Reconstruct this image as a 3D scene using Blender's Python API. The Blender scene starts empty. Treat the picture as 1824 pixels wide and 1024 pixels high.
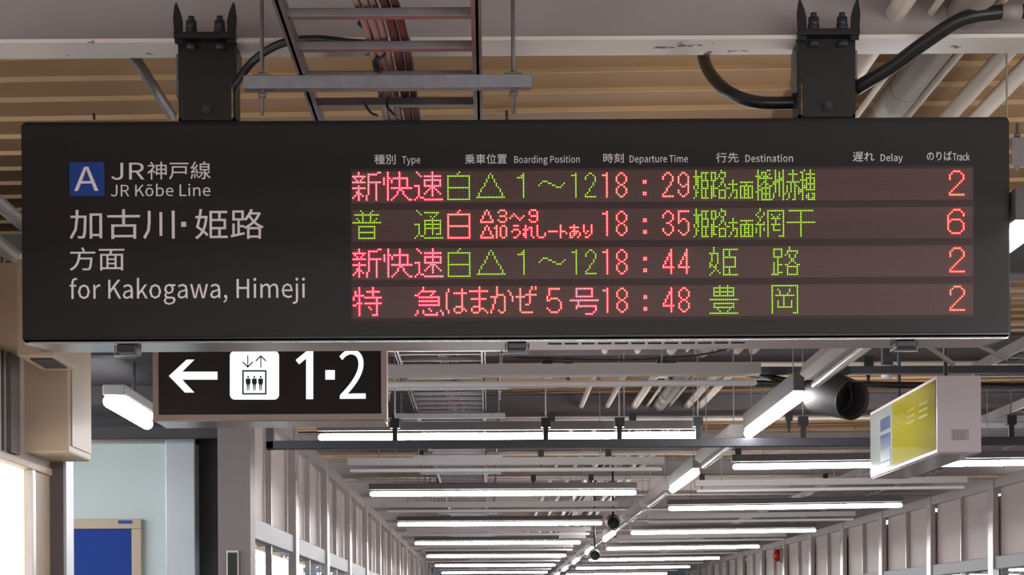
import bpy, bmesh, math, random
from mathutils import Vector, Matrix

# ------------------------------------------------------------------ camera, world, exposure
SC = bpy.context.scene
COL = SC.collection
F = 3442.0                 # focal length in pixels of a 1824 px wide frame
CX, CY = 871.0, 1113.0     # optical axis in the (cropped) frame
EYE = 1.6
ROLL = 0.0055

cam = bpy.data.cameras.new('camera')
cam.sensor_width = 36.0
cam.lens = F / 1824.0 * 36.0
cam.shift_x = (912 - CX) / 1824.0
cam.shift_y = (CY - 512) / 1824.0
cam.clip_end = 300
camo = bpy.data.objects.new('camera', cam)
COL.objects.link(camo)
camo.matrix_world = Matrix.Translation((0, 0, EYE)) @ Matrix.Rotation(math.pi / 2, 4, 'X') @ Matrix.Rotation(-ROLL, 4, 'Z')
SC.camera = camo

world = bpy.data.worlds.new('dusk_sky')
SC.world = world
world.use_nodes = True
wn = world.node_tree
wn.nodes['Background'].inputs[0].default_value = (0.86, 0.92, 1.0, 1)
wn.nodes['Background'].inputs[1].default_value = 2.6

SC.view_settings.view_transform = 'Standard'
SC.view_settings.look = 'None'
SC.view_settings.gamma = 1.0
SC.view_settings.use_curve_mapping = False
SC.view_settings.exposure = 0.0
TUBE_POWER = 40.0

# ------------------------------------------------------------------ helpers
def P(px, py, Y):
    """point at depth Y seen at pixel (px, py) of the photograph"""
    u, v = px - CX, CY - py
    u, v = u + ROLL * v, v - ROLL * u
    return Vector((u / F * Y, Y, EYE + v / F * Y))

def srgb(r, g, b):
    f = lambda c: (c / 255 / 12.92) if c / 255 <= 0.04045 else ((c / 255 + 0.055) / 1.055) ** 2.4
    return (f(r), f(g), f(b), 1)

MATS = {}
def mat(name, col, rough=0.5, metal=0.0, noise=0.0, scale=8.0, bump=0.0, spots=None, emit=None, strength=0.0, spec=0.5):
    if name in MATS: return MATS[name]
    m = bpy.data.materials.new(name); m.use_nodes = True
    nt = m.node_tree; b = nt.nodes['Principled BSDF']
    b.inputs['Roughness'].default_value = rough
    b.inputs['Metallic'].default_value = metal
    b.inputs['Specular IOR Level'].default_value = spec
    b.inputs['Base Color'].default_value = col
    if noise or bump or spots:
        tc = nt.nodes.new('ShaderNodeTexCoord')
        no = nt.nodes.new('ShaderNodeTexNoise'); no.inputs['Scale'].default_value = scale; no.inputs['Detail'].default_value = 6
        nt.links.new(tc.outputs['Object'], no.inputs['Vector'])
    last = None
    if noise:
        rp = nt.nodes.new('ShaderNodeValToRGB')
        rp.color_ramp.elements[0].position = 0.3; rp.color_ramp.elements[1].position = 0.7
        rp.color_ramp.elements[0].color = tuple(c * (1 - noise) for c in col[:3]) + (1,)
        rp.color_ramp.elements[1].color = tuple(min(1, c * (1 + noise)) for c in col[:3]) + (1,)
        nt.links.new(no.outputs['Fac'], rp.inputs['Fac'])
        last = rp.outputs['Color']
    if spots:
        n2 = nt.nodes.new('ShaderNodeTexNoise'); n2.inputs['Scale'].default_value = spots[1]; n2.inputs['Detail'].default_value = 4
        nt.links.new(tc.outputs['Object'], n2.inputs['Vector'])
        r2 = nt.nodes.new('ShaderNodeValToRGB'); r2.color_ramp.elements[0].position = spots[2]; r2.color_ramp.elements[1].position = spots[2] + 0.03
        nt.links.new(n2.outputs['Fac'], r2.inputs['Fac'])
        mx = nt.nodes.new('ShaderNodeMix'); mx.data_type = 'RGBA'
        nt.links.new(r2.outputs['Color'], mx.inputs[0])
        if last: nt.links.new(last, mx.inputs[6])
        else: mx.inputs[6].default_value = col
        mx.inputs[7].default_value = spots[0]
        last = mx.outputs[2]
    if last: nt.links.new(last, b.inputs['Base Color'])
    if bump:
        bp = nt.nodes.new('ShaderNodeBump'); bp.inputs['Strength'].default_value = bump; bp.inputs['Distance'].default_value = 0.01
        nt.links.new(no.outputs['Fac'], bp.inputs['Height']); nt.links.new(bp.outputs['Normal'], b.inputs['Normal'])
    if emit:
        b.inputs['Emission Color'].default_value = emit
        b.inputs['Emission Strength'].default_value = strength
    MATS[name] = m
    return m

def led_mat(name, core, edge, s_core, s_edge):
    m = bpy.data.materials.new(name); m.use_nodes = True
    nt = m.node_tree; nt.nodes.clear()
    out = nt.nodes.new('ShaderNodeOutputMaterial'); em = nt.nodes.new('ShaderNodeEmission')
    lw = nt.nodes.new('ShaderNodeLayerWeight'); lw.inputs['Blend'].default_value = 0.5
    rp = nt.nodes.new('ShaderNodeValToRGB')
    e = rp.color_ramp.elements
    e[0].position = 0.08; e[0].color = tuple(c * s_core for c in core[:3]) + (1,)
    e[1].position = 0.30; e[1].color = tuple(c * s_edge for c in edge[:3]) + (1,)
    nt.links.new(lw.outputs['Facing'], rp.inputs['Fac']); nt.links.new(rp.outputs['Color'], em.inputs['Color'])
    nt.links.new(em.outputs[0], out.inputs[0])
    m.cycles.emission_sampling = 'NONE'
    MATS[name] = m
    return m

def link(name, me, m=None, parent=None, loc=None):
    o = bpy.data.objects.new(name, me); COL.objects.link(o)
    if m is not None and me is not None: me.materials.append(m)
    if parent is not None: o.parent = parent
    if loc is not None: o.location = loc
    return o

def tag(o, label=None, cat=None, group=None, kind=None):
    if label: o['label'] = label
    if cat: o['category'] = cat
    if group: o['group'] = group
    if kind: o['kind'] = kind
    return o

def empty(name, loc=(0, 0, 0)):
    o = bpy.data.objects.new(name, None); o.empty_display_size = 0.1
    COL.objects.link(o); o.location = loc
    return o

class MB:
    """collects simple solids, then links them as one mesh"""
    def __init__(s, origin=(0, 0, 0)):
        s.bm = bmesh.new(); s.o = Vector(origin)
    def box(s, x0, x1, y0, y1, z0, z1, bevel=0.0):
        vs = [s.bm.verts.new(Vector(p) - s.o) for p in ((x0, y0, z0), (x1, y0, z0), (x1, y1, z0), (x0, y1, z0), (x0, y0, z1), (x1, y0, z1), (x1, y1, z1), (x0, y1, z1))]
        fs = [s.bm.faces.new([vs[i] for i in f]) for f in ((0, 3, 2, 1), (4, 5, 6, 7), (0, 1, 5, 4), (1, 2, 6, 5), (2, 3, 7, 6), (3, 0, 4, 7))]
        if bevel:
            es = list({e for f in fs for e in f.edges})
            bmesh.ops.bevel(s.bm, geom=es, offset=bevel, segments=2, affect='EDGES', profile=0.6)
        return s
    def tube(s, pts, r, n=10, caps=True):
        pts = [Vector(p) - s.o for p in pts]
        rad = r if isinstance(r, (list, tuple)) else [r] * len(pts)
        rings = []; prev = None
        for i, p in enumerate(pts):
            a = pts[max(i - 1, 0)]; b = pts[min(i + 1, len(pts) - 1)]
            t = (b - a).normalized()
            if prev is None:
                ref = Vector((0, 0, 1)) if abs(t.z) < 0.9 else Vector((0, 1, 0))
                u = t.cross(ref).normalized()
            else:
                u = (prev - t * prev.dot(t)).normalized()
            prev = u; w = t.cross(u)
            rings.append([s.bm.verts.new(p + (u * math.cos(2 * math.pi * k / n) + w * math.sin(2 * math.pi * k / n)) * rad[i]) for k in range(n)])
        for a, b in zip(rings, rings[1:]):
            for k in range(n):
                f = s.bm.faces.new([a[k], a[(k + 1) % n], b[(k + 1) % n], b[k]]); f.smooth = True
        if caps:
            s.bm.faces.new(rings[0][::-1]); s.bm.faces.new(rings[-1])
        return s
    def poly(s, pts, y0, y1):
        """polygon given in x,z, extruded from y0 to y1"""
        a = [s.bm.verts.new(Vector((x, y0, z)) - s.o) for x, z in pts]
        b = [s.bm.verts.new(Vector((x, y1, z)) - s.o) for x, z in pts]
        n = len(pts)
        s.bm.faces.new(a); s.bm.faces.new(b[::-1])
        for i in range(n):
            s.bm.faces.new([a[(i + 1) % n], a[i], b[i], b[(i + 1) % n]])
        return s
    def profile_y(s, pts, y0, y1): return s.poly(pts, y0, y1)
    def profile_x(s, pts, x0, x1):
        """polygon in y,z, extruded along x"""
        a = [s.bm.verts.new(Vector((x0, y, z)) - s.o) for y, z in pts]
        b = [s.bm.verts.new(Vector((x1, y, z)) - s.o) for y, z in pts]
        n = len(pts)
        s.bm.faces.new(a); s.bm.faces.new(b[::-1])
        for i in range(n):
            s.bm.faces.new([a[(i + 1) % n], a[i], b[i], b[(i + 1) % n]])
        return s
    def hexa(s, c, r, h, axis='Z', n=6):
        c = Vector(c); d = {'X': Vector((1, 0, 0)), 'Y': Vector((0, 1, 0)), 'Z': Vector((0, 0, 1))}[axis] * h
        s.tube([c, c + d], r, n)
        return s
    def build(s, name, m, parent=None, local=False):
        bmesh.ops.recalc_face_normals(s.bm, faces=s.bm.faces[:])
        me = bpy.data.meshes.new(name); s.bm.to_mesh(me); s.bm.free()
        o = link(name, me, m, parent)
        if parent is None: o.location = s.o
        return o

ORD = ['first', 'second', 'third', 'fourth', 'fifth', 'sixth', 'seventh', 'eighth', 'ninth', 'tenth', 'eleventh', 'twelfth', 'thirteenth', 'fourteenth',
       'fifteenth', 'sixteenth', 'seventeenth', 'eighteenth', 'nineteenth', 'twentieth', 'twenty-first', 'twenty-second', 'twenty-third', 'twenty-fourth',
       'twenty-fifth', 'twenty-sixth', 'twenty-seventh', 'twenty-eighth', 'twenty-ninth', 'thirtieth']

def curve_pts(ctrl, n=8):
    """Catmull-Rom through the control points"""
    c = [Vector(p) for p in ctrl]; c = [c[0] * 2 - c[1]] + c + [c[-1] * 2 - c[-2]]
    out = []
    for i in range(1, len(c) - 2):
        for k in range(n):
            t = k / n; a, b, d, e = c[i - 1], c[i], c[i + 1], c[i + 2]
            out.append(0.5 * ((2 * b) + (d - a) * t + (2 * a - 5 * b + 4 * d - e) * t * t + (3 * b - a - 3 * d + e) * t ** 3))
    out.append(c[-2]); return out

# ------------------------------------------------------------------ materials
M_BEAM = mat('grey_beam_paint', srgb(168, 158, 156), 0.55, noise=0.08, scale=3, bump=0.05)
M_FLANGELIT = mat('lit_flange_paint', srgb(240, 230, 220), 0.45, noise=0.05, scale=3, bump=0.05, spots=(srgb(86, 56, 40), 11.0, 0.675))  # near flanges: light on their undersides put into the paint, plus rust
M_BEAMW = mat('mid_grey_beam_paint', srgb(170, 161, 158), 0.6, noise=0.06, scale=3)
M_BEAMD = mat('dark_beam_paint', srgb(104, 100, 102), 0.55, noise=0.10, scale=3)
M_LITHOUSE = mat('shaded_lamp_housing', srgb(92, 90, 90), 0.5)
M_RIBLIT = mat('lit_rib_tan', srgb(208, 174, 130), 0.6, noise=0.08, scale=2)  # deck tan lightened to stand for light on the rib faces
M_DECK = mat('tan_deck_sheet', srgb(163, 128, 90), 0.6, noise=0.10, scale=1.5, spots=(srgb(110, 78, 54), 2.6, 0.74))
M_DUCT = mat('dark_slate_steel', srgb(58, 60, 66), 0.5, metal=0.2)
M_BLACK = mat('black_bracket_paint', srgb(19, 18, 18), 0.45, noise=0.15, scale=20)
M_BLACKGLOSS = mat('black_cable_sheath', srgb(38, 37, 38), 0.35)
M_GALV = mat('galvanised_steel', srgb(150, 152, 158), 0.42, metal=0.7, noise=0.12, scale=30)
M_GALVD = mat('dull_galvanised_steel', srgb(128, 122, 124), 0.5, metal=0.45, noise=0.12, scale=14)
M_WHITE = mat('white_lamp_enamel', srgb(186, 182, 180), 0.4)
M_PIPEW = mat('white_pipe_paint', srgb(224, 212, 200), 0.35, noise=0.04, scale=4)
M_PIPEG = mat('grey_pipe_paint', srgb(150, 142, 134), 0.5, noise=0.05, scale=4)
M_TUBE = mat('glowing_tube', srgb(255, 255, 255), 0.3, emit=(1.0, 0.97, 0.98, 1), strength=TUBE_POWER)
M_OFF = mat('unlit_tube_glass', srgb(228, 226, 226), 0.2)
M_PANEL = mat('pale_wall_panel', srgb(196, 180, 174), 0.5, noise=0.03, scale=2)
M_ALU = mat('aluminium_frame', srgb(186, 180, 178), 0.33, metal=0.65, noise=0.05, scale=12)
M_FLOOR = mat('polished_floor', srgb(134, 127, 122), 0.35, noise=0.06, scale=2)
M_BOX = mat('beige_enamel', srgb(206, 186, 160), 0.42, noise=0.02, scale=3)
M_DARKC = mat('dark_ceiling_paint', srgb(70, 68, 70), 0.7, noise=0.05, scale=3)
M_CYAN = mat('pale_cyan_wall', srgb(222, 238, 238), 0.6, noise=0.03, scale=2)
M_SILV = mat('brushed_column_cladding', srgb(196, 202, 208), 0.4, metal=0.35, noise=0.04, scale=3)
M_PIERG = mat('grey_pier_cladding', srgb(124, 116, 114), 0.5, noise=0.04, scale=2)
M_POST = mat('mauve_grey_post_paint', srgb(112, 102, 101), 0.5)
M_BLUE = mat('blue_notice_felt', srgb(30, 70, 160), 0.8, noise=0.05, scale=60)
M_CASE = mat('charcoal_case_front', srgb(25, 22, 24), 0.45, noise=0.04, scale=5, spec=0.4)
M_CASED = mat('black_case_edge', srgb(14, 13, 14), 0.3)
M_TRAY = mat('shiny_steel_tray', srgb(205, 202, 200), 0.22, metal=0.95, noise=0.05, scale=9)
M_TEXT = mat('pale_grey_print', srgb(252, 246, 248), 0.6)
M_BADGE = mat('blue_badge_print', srgb(14, 68, 156), 0.5)
M_LEDBASE = mat('led_bay_backing', srgb(66, 46, 47), 0.6)
M_LEDFACE = mat('led_module_face', srgb(84, 66, 62), 0.5)
M_LEDDOT = mat('unlit_led_lens', srgb(112, 80, 74), 0.35)
M_SIGNFR = mat('pinkish_sign_frame', srgb(186, 166, 160), 0.45, metal=0.25)
M_SIGNBK = mat('dark_sign_acrylic', srgb(44, 40, 39), 0.3)
M_SIGNLIT = mat('backlit_sign_white', srgb(240, 250, 252), 0.4, emit=(0.86, 0.97, 1.0, 1), strength=1.05)
M_PICTO = mat('dark_pictogram_print', srgb(40, 52, 56), 0.5)
M_YEL = mat('glossy_yellow_print', srgb(150, 141, 8), 0.10, spec=0.8)
M_SIGNGREY = mat('glossy_pale_grey_print', srgb(150, 158, 156), 0.10, spec=0.8)
M_SIGNWH = mat('white_sign_casing', srgb(214, 202, 206), 0.35)
M_NAVY = mat('navy_print', srgb(70, 84, 110), 0.3)
M_RAIL = mat('satin_rail_metal', srgb(150, 152, 156), 0.5, metal=0.1)
M_RED = mat('red_alarm_plastic', srgb(200, 40, 20), 0.35)
M_CABLEP = mat('pinkish_grey_cable', srgb(170, 140, 138), 0.5)
M_CABLER = mat('dark_maroon_cable', srgb(90, 50, 52), 0.5)
M_GLASS = bpy.data.materials.new('window_glass'); M_GLASS.use_nodes = True
_n = M_GLASS.node_tree; _n.nodes.clear()
_o = _n.nodes.new('ShaderNodeOutputMaterial'); _m = _n.nodes.new('ShaderNodeMixShader'); _t = _n.nodes.new('ShaderNodeBsdfTransparent'); _g = _n.nodes.new('ShaderNodeBsdfGlossy')
_t.inputs[0].default_value = (0.95, 0.97, 0.97, 1); _g.inputs['Roughness'].default_value = 0.03; _m.inputs[0].default_value = 0.12
_n.links.new(_t.outputs[0], _m.inputs[1]); _n.links.new(_g.outputs[0], _m.inputs[2]); _n.links.new(_m.outputs[0], _o.inputs[0])
M_LITPANE = mat('backlit_frosted_pane', srgb(250, 246, 238), 0.4, emit=(1.0, 0.97, 0.92, 1), strength=1.3)
M_UNDER = mat('smoky_polished_panel', srgb(130, 132, 136), 0.15, metal=0.6)
LEDM = {
 'pink': led_mat('pink_led', (2.4, 1.6, 2.0), (17.0, 0.002, 0.22), 1.0, 1.0),
 'rose': led_mat('rose_led', (2.4, 1.7, 1.4), (13.0, 0.008, 0.085), 1.0, 1.0),
 'red': led_mat('red_led', (2.4, 1.6, 1.0), (17.0, 0.014, 0.02), 1.0, 1.0),
 'green': led_mat('green_led', (1.0, 1.6, 0.2), (0.20, 0.52, 0.0), 1.0, 1.0),
}

# ------------------------------------------------------------------ baked letter outlines (x,y contours) and LED characters
GLYPH = {
'shubetsu': (1500, '322,678 322,325 488,325 488,246 314,246 314,180 488,180 488,93 268,93 268,25 746,25 746,93 545,93 545,180 719,180 719,246 545,246 545,325 715,325 715,678 545,678 545,752 731,752 731,820 545,820 545,901 596,908 644,917 689,926 729,937 692,1000 612,981 514,965 408,954 303,946 308,931 312,915 315,898 318,882 358,884 401,887 444,891 488,895 488,820 289,820 289,752 488,752 488,678|376,475 488,475 488,387 376,387|545,475 660,475 660,387 545,387|376,616 488,616 488,530 376,530|545,616 660,616 660,530 545,530|265,998 213,971 150,947 81,925 12,908 17,893 22,876 27,860 29,845 58,851 87,857 117,865 146,873 146,703 17,703 17,626 138,626 111,530 77,435 39,349 0,279 8,262 17,242 25,222 31,203 62,261 92,331 120,409 146,491 146,4 205,4 205,478 226,442 247,404 265,370 278,342 314,407 293,437 262,482 230,527 205,558 205,626 305,626 305,703 205,703 205,891 233,901 259,911 284,922 306,934|1245,881 1245,271 1303,271 1303,881|1440,992 1440,112 1439,99 1436,90 1429,86 1420,84 1402,83 1374,83 1338,83 1298,85 1304,65 1311,42 1316,20 1320,1 1370,2 1410,4 1441,9 1464,16 1480,29 1491,48 1498,75 1500,112 1500,992|904,889 1107,889 1107,677 904,677|849,963 849,602 937,602 927,449 905,299 865,164 800,56 811,45 823,31 833,15 842,0 897,82 936,181 963,291 980,410 1112,410 1106,270 1099,174 1092,115 1082,87 1077,80 1071,77 1064,75 1054,75 1040,75 1019,75 993,77 964,80 970,63 975,44 978,24 980,7 1009,5 1036,5 1060,5 1078,7 1095,10 1108,15 1120,24 1130,38 1144,78 1154,153 1162,274 1169,449 1169,459 1169,470 1170,480 1170,484 988,484 990,513 991,543 993,573 995,602 1164,602 1164,963'),
'type': (1500, '150,242 213,242 213,919 363,919 363,1000 0,1000 0,919 150,919|452,0 538,56 589,194 727,804 667,804 600,492 586,413 571,333 567,333 549,414 531,492 457,804 392,804 540,241 532,199 500,112 449,78 434,81 421,87 409,11 428,3|798,5 860,5 860,195 858,294 908,245 959,229 1070,308 1118,532 1081,740 973,818 911,794 856,738 854,738 848,804 798,804|949,308 907,321 860,366 860,662 910,719 957,738 1032,681 1054,531 1024,367|1365,229 1432,245 1485,285 1464,349 1421,316 1372,304 1286,357 1250,501 1497,501 1499,525 1500,554 1462,746 1353,818 1240,739 1189,522 1240,306|1249,568 1285,697 1355,743 1422,698 1446,568'),
'norikuchi': (1500, '161,498 161,376 106,376 106,498|161,569 106,569 106,687 161,687|190,498 247,498 247,376 190,376|190,569 190,687 247,687 247,569|295,977 174,929 29,904 33,870 36,835 98,842 161,854 161,758 27,758 27,687 78,687 78,569 7,569 7,498 78,498 78,376 22,376 22,305 139,305 75,183 0,98 11,66 20,30 95,128 161,266 161,3 190,3 190,266 257,124 333,25 342,63 353,97 277,182 213,305 335,305 335,376 275,376 275,498 348,498 348,569 275,569 275,687 330,687 330,758 190,758 190,861 257,883 315,912|429,741 429,322 545,322 545,234 389,234 389,160 545,160 545,0 575,0 575,160 734,160 734,234 575,234 575,322 694,322 694,741 575,741 575,820 721,820 721,895 575,895 575,991 545,991 545,895 401,895 401,820 545,820 545,741|457,500 545,500 545,389 457,389|575,500 665,500 665,389 575,389|457,673 545,673 545,563 457,563|575,673 665,673 665,563 575,563|895,797 895,718 1104,718 1104,797|920,637 936,392 946,175 975,199 964,411 946,654|972,980 982,891 990,809 1019,832 1010,913 999,1000|878,126 878,48 1120,48 1120,126 1040,126 1062,378 1081,647 1050,661 1035,387 1013,126|863,988 821,751 767,559 776,520 784,480 803,541 822,610 822,5 851,5 851,735 872,849 890,966|1387,894 1452,894 1452,797 1387,797|1297,894 1361,894 1361,797 1297,797|1210,894 1271,894 1271,797 1210,797|1210,548 1210,96 1159,96 1159,35 1500,35 1500,96 1447,96 1447,548 1327,548 1333,612 1491,612 1491,675 1337,675 1341,738 1481,738 1481,952 1182,952 1182,738 1311,738 1308,675 1163,675 1163,612 1304,612 1300,548|1238,96 1238,162 1419,162 1419,96|1238,385 1419,385 1419,323 1238,323|1238,433 1238,494 1419,494 1419,433|1238,274 1419,274 1419,211 1238,211'),
'boarding': (4000, '0,239 114,239 212,290 250,445 230,558 177,612 177,617 216,674 230,769 195,900 106,940 0,940|45,642 45,870 100,870 164,844 185,757 165,673 98,642|45,310 45,574 108,574 180,543 206,447 180,343 108,310|420,227 506,298 543,498 506,700 420,772 335,700 298,498 335,298|420,299 365,354 344,498 365,643 420,698 476,643 498,498 476,354|675,227 722,248 763,301 765,301 768,239 805,239 805,558 784,713 713,772 654,749 609,704 626,643 662,682 706,699 750,658 761,568 637,504 598,374 620,265|688,297 654,316 641,380 667,462 761,510 761,365 724,314|889,239 934,239 934,573 966,666 1001,693 1015,691 1027,685 1035,760 1022,769 1007,772 965,742 931,663 930,663 926,758 889,758|1170,227 1214,248 1251,300 1252,300 1256,239 1293,239 1293,1000 1248,1000 1248,800 1250,711 1216,755 1175,772 1095,698 1060,498 1090,297|1180,300 1125,353 1106,499 1129,643 1183,698 1215,685 1248,643 1248,371 1215,318|1383,239 1428,239 1428,758 1383,758|1405,865 1427,881 1435,924 1427,964 1405,980 1384,964 1376,924 1384,881|1517,239 1562,239 1562,616 1598,675 1635,695 1673,662 1685,556 1685,239 1730,239 1730,568 1710,719 1649,772 1600,746 1559,683 1558,683 1554,758 1517,758|1906,0 2004,54 2040,180 2017,274 1948,303 1895,303 1859,319 1849,359 1854,395 1866,422 1885,408 1905,403 1974,452 2002,584 1996,646 1981,691 2035,691 2035,758 1943,758 1926,768 1905,772 1835,721 1806,586 1816,503 1840,446 1840,443 1820,403 1811,346 1818,294 1835,261 1835,256 1806,203 1796,139 1826,36|1905,463 1866,496 1849,586 1865,675 1905,707 1945,675 1962,586 1945,496|1912,60 1855,85 1835,151 1841,196 1862,239 1880,233 1896,231 1942,231 1982,217 1996,165 1973,93|2206,239 2251,239 2251,518 2310,518 2406,571 2442,734 2406,894 2308,940 2206,940|2251,590 2251,868 2302,868 2374,840 2397,734 2375,624 2304,590|2615,227 2701,298 2738,498 2701,700 2615,772 2529,700 2492,498 2529,298|2615,299 2559,354 2538,498 2559,643 2615,698 2671,643 2692,498 2671,354|2878,227 2949,272 2974,380 2948,486 2893,538 2853,573 2836,628 2848,681 2885,704 2918,690 2946,658 2967,712 2931,754 2885,772 2817,729 2793,624 2818,526 2871,474 2912,437 2931,376 2919,318 2879,294 2837,312 2800,357 2779,298 2823,247|3037,239 3082,239 3082,758 3037,758|3060,865 3081,881 3090,924 3081,964 3060,980 3038,964 3030,924 3038,881|3255,227 3280,233 3304,246 3296,312 3281,302 3265,297 3233,323 3224,397 3224,687 3297,687 3297,758 3224,758 3224,904 3187,904 3182,758 3140,753 3140,687 3180,687 3180,400 3196,274|3356,239 3401,239 3401,758 3356,758|3379,865 3400,881 3409,924 3400,964 3379,980 3358,964 3349,924 3358,881|3594,227 3680,298 3717,498 3680,700 3594,772 3508,700 3471,498 3508,298|3594,299 3539,354 3517,498 3539,643 3594,698 3650,643 3672,498 3650,354|3788,239 3833,239 3833,616 3868,675 3905,695 3943,662 3955,556 3955,239 4000,239 4000,568 3980,719 3919,772 3870,746 3830,683 3829,683 3824,758 3788,758'),
'jikoku': (1500, '299,312 330,265 360,215 385,165 402,121 454,163 436,208 410,256 379,305 348,350|450,996 450,866 280,866 280,793 450,793 450,656 246,656 246,582 557,582 557,460 250,460 250,387 557,387 557,96 556,86 554,80 548,77 540,76 525,75 500,75 468,76 432,77 438,58 444,38 449,18 452,0 497,0 533,2 562,6 584,14 600,25 610,42 616,65 617,95 617,387 712,387 712,460 617,460 617,582 720,582 720,656 510,656 510,793 686,793 686,866 510,866 510,996|174,536 174,286 57,286 57,536|174,609 57,609 57,850 174,850|0,924 0,123 57,123 57,212 232,212 232,924|1440,982 1440,104 1439,92 1435,85 1429,80 1420,79 1405,78 1379,78 1347,78 1310,80 1317,61 1323,41 1328,20 1330,2 1378,3 1415,5 1444,9 1465,16 1481,28 1492,45 1498,70 1500,104 1500,982|1295,870 1295,266 1352,266 1352,870|1123,711 1112,684 1100,657 1088,631 1074,605 909,596 939,640 968,687 997,736 1024,786 1236,786 1236,860 1068,860 1060,893 1047,929 1032,966 1015,1000 959,979 972,951 984,920 995,889 1003,860 793,860 793,786 953,786 926,734 900,689 878,653 863,631 850,614 838,601 827,592 816,587 822,568 827,547 832,526 836,511 850,517 880,522 937,528 1031,536 981,468 925,407 866,353 803,308 813,294 823,276 833,258 841,244 941,327 1033,430 1113,550 1178,687|1176,505 1105,369 1015,249 911,148 797,69 807,54 818,35 828,16 836,1 899,46 960,97 1019,154 1075,218 1110,173 1145,128 1176,85 1201,48 1245,102 1219,139 1186,181 1150,226 1114,268 1147,317 1178,367 1206,421 1231,476'),
'departure': (4000, '0,228 104,228 246,325 294,596 245,864 102,958 0,958|51,304 51,883 98,883 206,809 241,596 206,381 98,304|501,215 556,231 601,270 583,331 547,299 507,288 436,339 406,477 611,477 612,501 613,529 581,714 492,783 398,707 356,498 398,290|406,542 436,666 493,710 548,667 568,542|687,0 739,0 739,183 737,278 779,231 821,215 912,292 952,507 921,708 832,783 781,760 735,706 734,706 729,769 687,769|812,292 778,304 739,348 739,632 780,687 819,706 881,651 899,506 875,349|1103,215 1156,238 1203,293 1205,293 1209,228 1251,228 1251,561 1227,722 1146,783 1079,759 1028,712 1047,649 1088,689 1138,707 1188,665 1200,571 1059,504 1015,369 1040,255|1117,289 1079,309 1064,375 1094,461 1200,510 1200,360 1159,307|1347,228 1398,228 1398,576 1434,673 1474,701 1490,699 1504,692 1513,771 1499,780 1481,783 1433,752 1395,670 1394,670 1389,769 1347,769|1658,215 1687,221 1715,235 1704,304 1688,293 1670,289 1633,316 1623,392 1623,695 1706,695 1706,769 1623,769 1623,921 1581,921 1575,769 1527,764 1527,695 1572,695 1572,395 1591,265|1862,215 1917,242 1962,313 1964,313 1968,228 2010,228 2010,769 1959,769 1959,385 1919,316 1877,294 1834,328 1820,437 1820,769 1769,769 1769,426 1792,269|2112,228 2163,228 2163,576 2199,673 2239,701 2255,699 2269,692 2278,771 2264,780 2246,783 2198,752 2160,670 2159,670 2154,769 2112,769|2451,215 2506,231 2550,270 2532,331 2497,299 2457,288 2386,339 2356,477 2560,477 2562,501 2563,529 2531,714 2442,783 2348,707 2306,498 2348,290|2356,542 2385,666 2443,710 2498,667 2518,542|2852,228 2904,228 2904,880 3028,880 3028,958 2728,958 2728,880 2852,880|3096,228 3147,228 3147,769 3096,769|3122,880 3146,897 3156,941 3146,984 3122,1000 3098,984 3088,941 3098,897|3250,228 3301,228 3301,621 3340,683 3377,703 3419,669 3433,559 3433,228 3484,228 3484,621 3524,683 3560,703 3603,669 3616,559 3616,228 3667,228 3667,571 3645,728 3576,783 3523,754 3475,679 3446,755 3392,783 3341,756 3297,690 3296,690 3291,769 3250,769|3888,215 3944,231 3988,270 3970,331 3934,299 3894,288 3824,339 3794,477 3998,477 3999,501 4000,529 3969,714 3879,783 3785,707 3744,498 3786,290|3793,542 3823,666 3880,710 3936,667 3955,542'),
'yukisaki': (1500, '319,934 319,856 701,856 701,934|188,1000 152,938 108,875 58,815 8,763 16,750 26,732 35,714 42,699 96,757 150,824 200,896 244,968|285,636 285,558 547,558 547,110 546,99 542,92 536,88 526,86 509,86 481,86 445,87 404,89 411,69 416,48 421,27 424,9 475,9 516,10 547,14 571,21 587,33 598,51 604,76 606,109 606,558 723,558 723,636|219,768 174,676 120,587 61,507 0,440 10,424 22,406 33,387 41,371 63,397 85,425 108,454 130,485 130,2 187,2 187,573 211,614 234,656 255,698 274,740|1117,999 1117,830 980,830 988,863 995,895 1002,926 1009,957 949,974 931,885 906,792 875,703 837,625 850,618 863,608 877,597 888,587 907,624 925,664 942,707 957,753 1117,753 1117,535 806,535 806,456 1009,456 993,330 959,222 896,134 795,68 805,53 816,36 825,17 832,0 942,77 1011,180 1050,307 1069,456 1218,456 1218,138 1221,82 1235,47 1262,28 1305,23 1326,23 1359,23 1393,23 1414,23 1454,32 1479,64 1493,127 1500,229 1486,235 1472,243 1458,252 1446,262 1443,178 1438,129 1427,106 1410,100 1389,100 1359,100 1330,100 1311,100 1293,102 1282,107 1277,119 1276,138 1276,456 1489,456 1489,535 1177,535 1177,753 1433,753 1433,830 1177,830 1177,999'),
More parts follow.
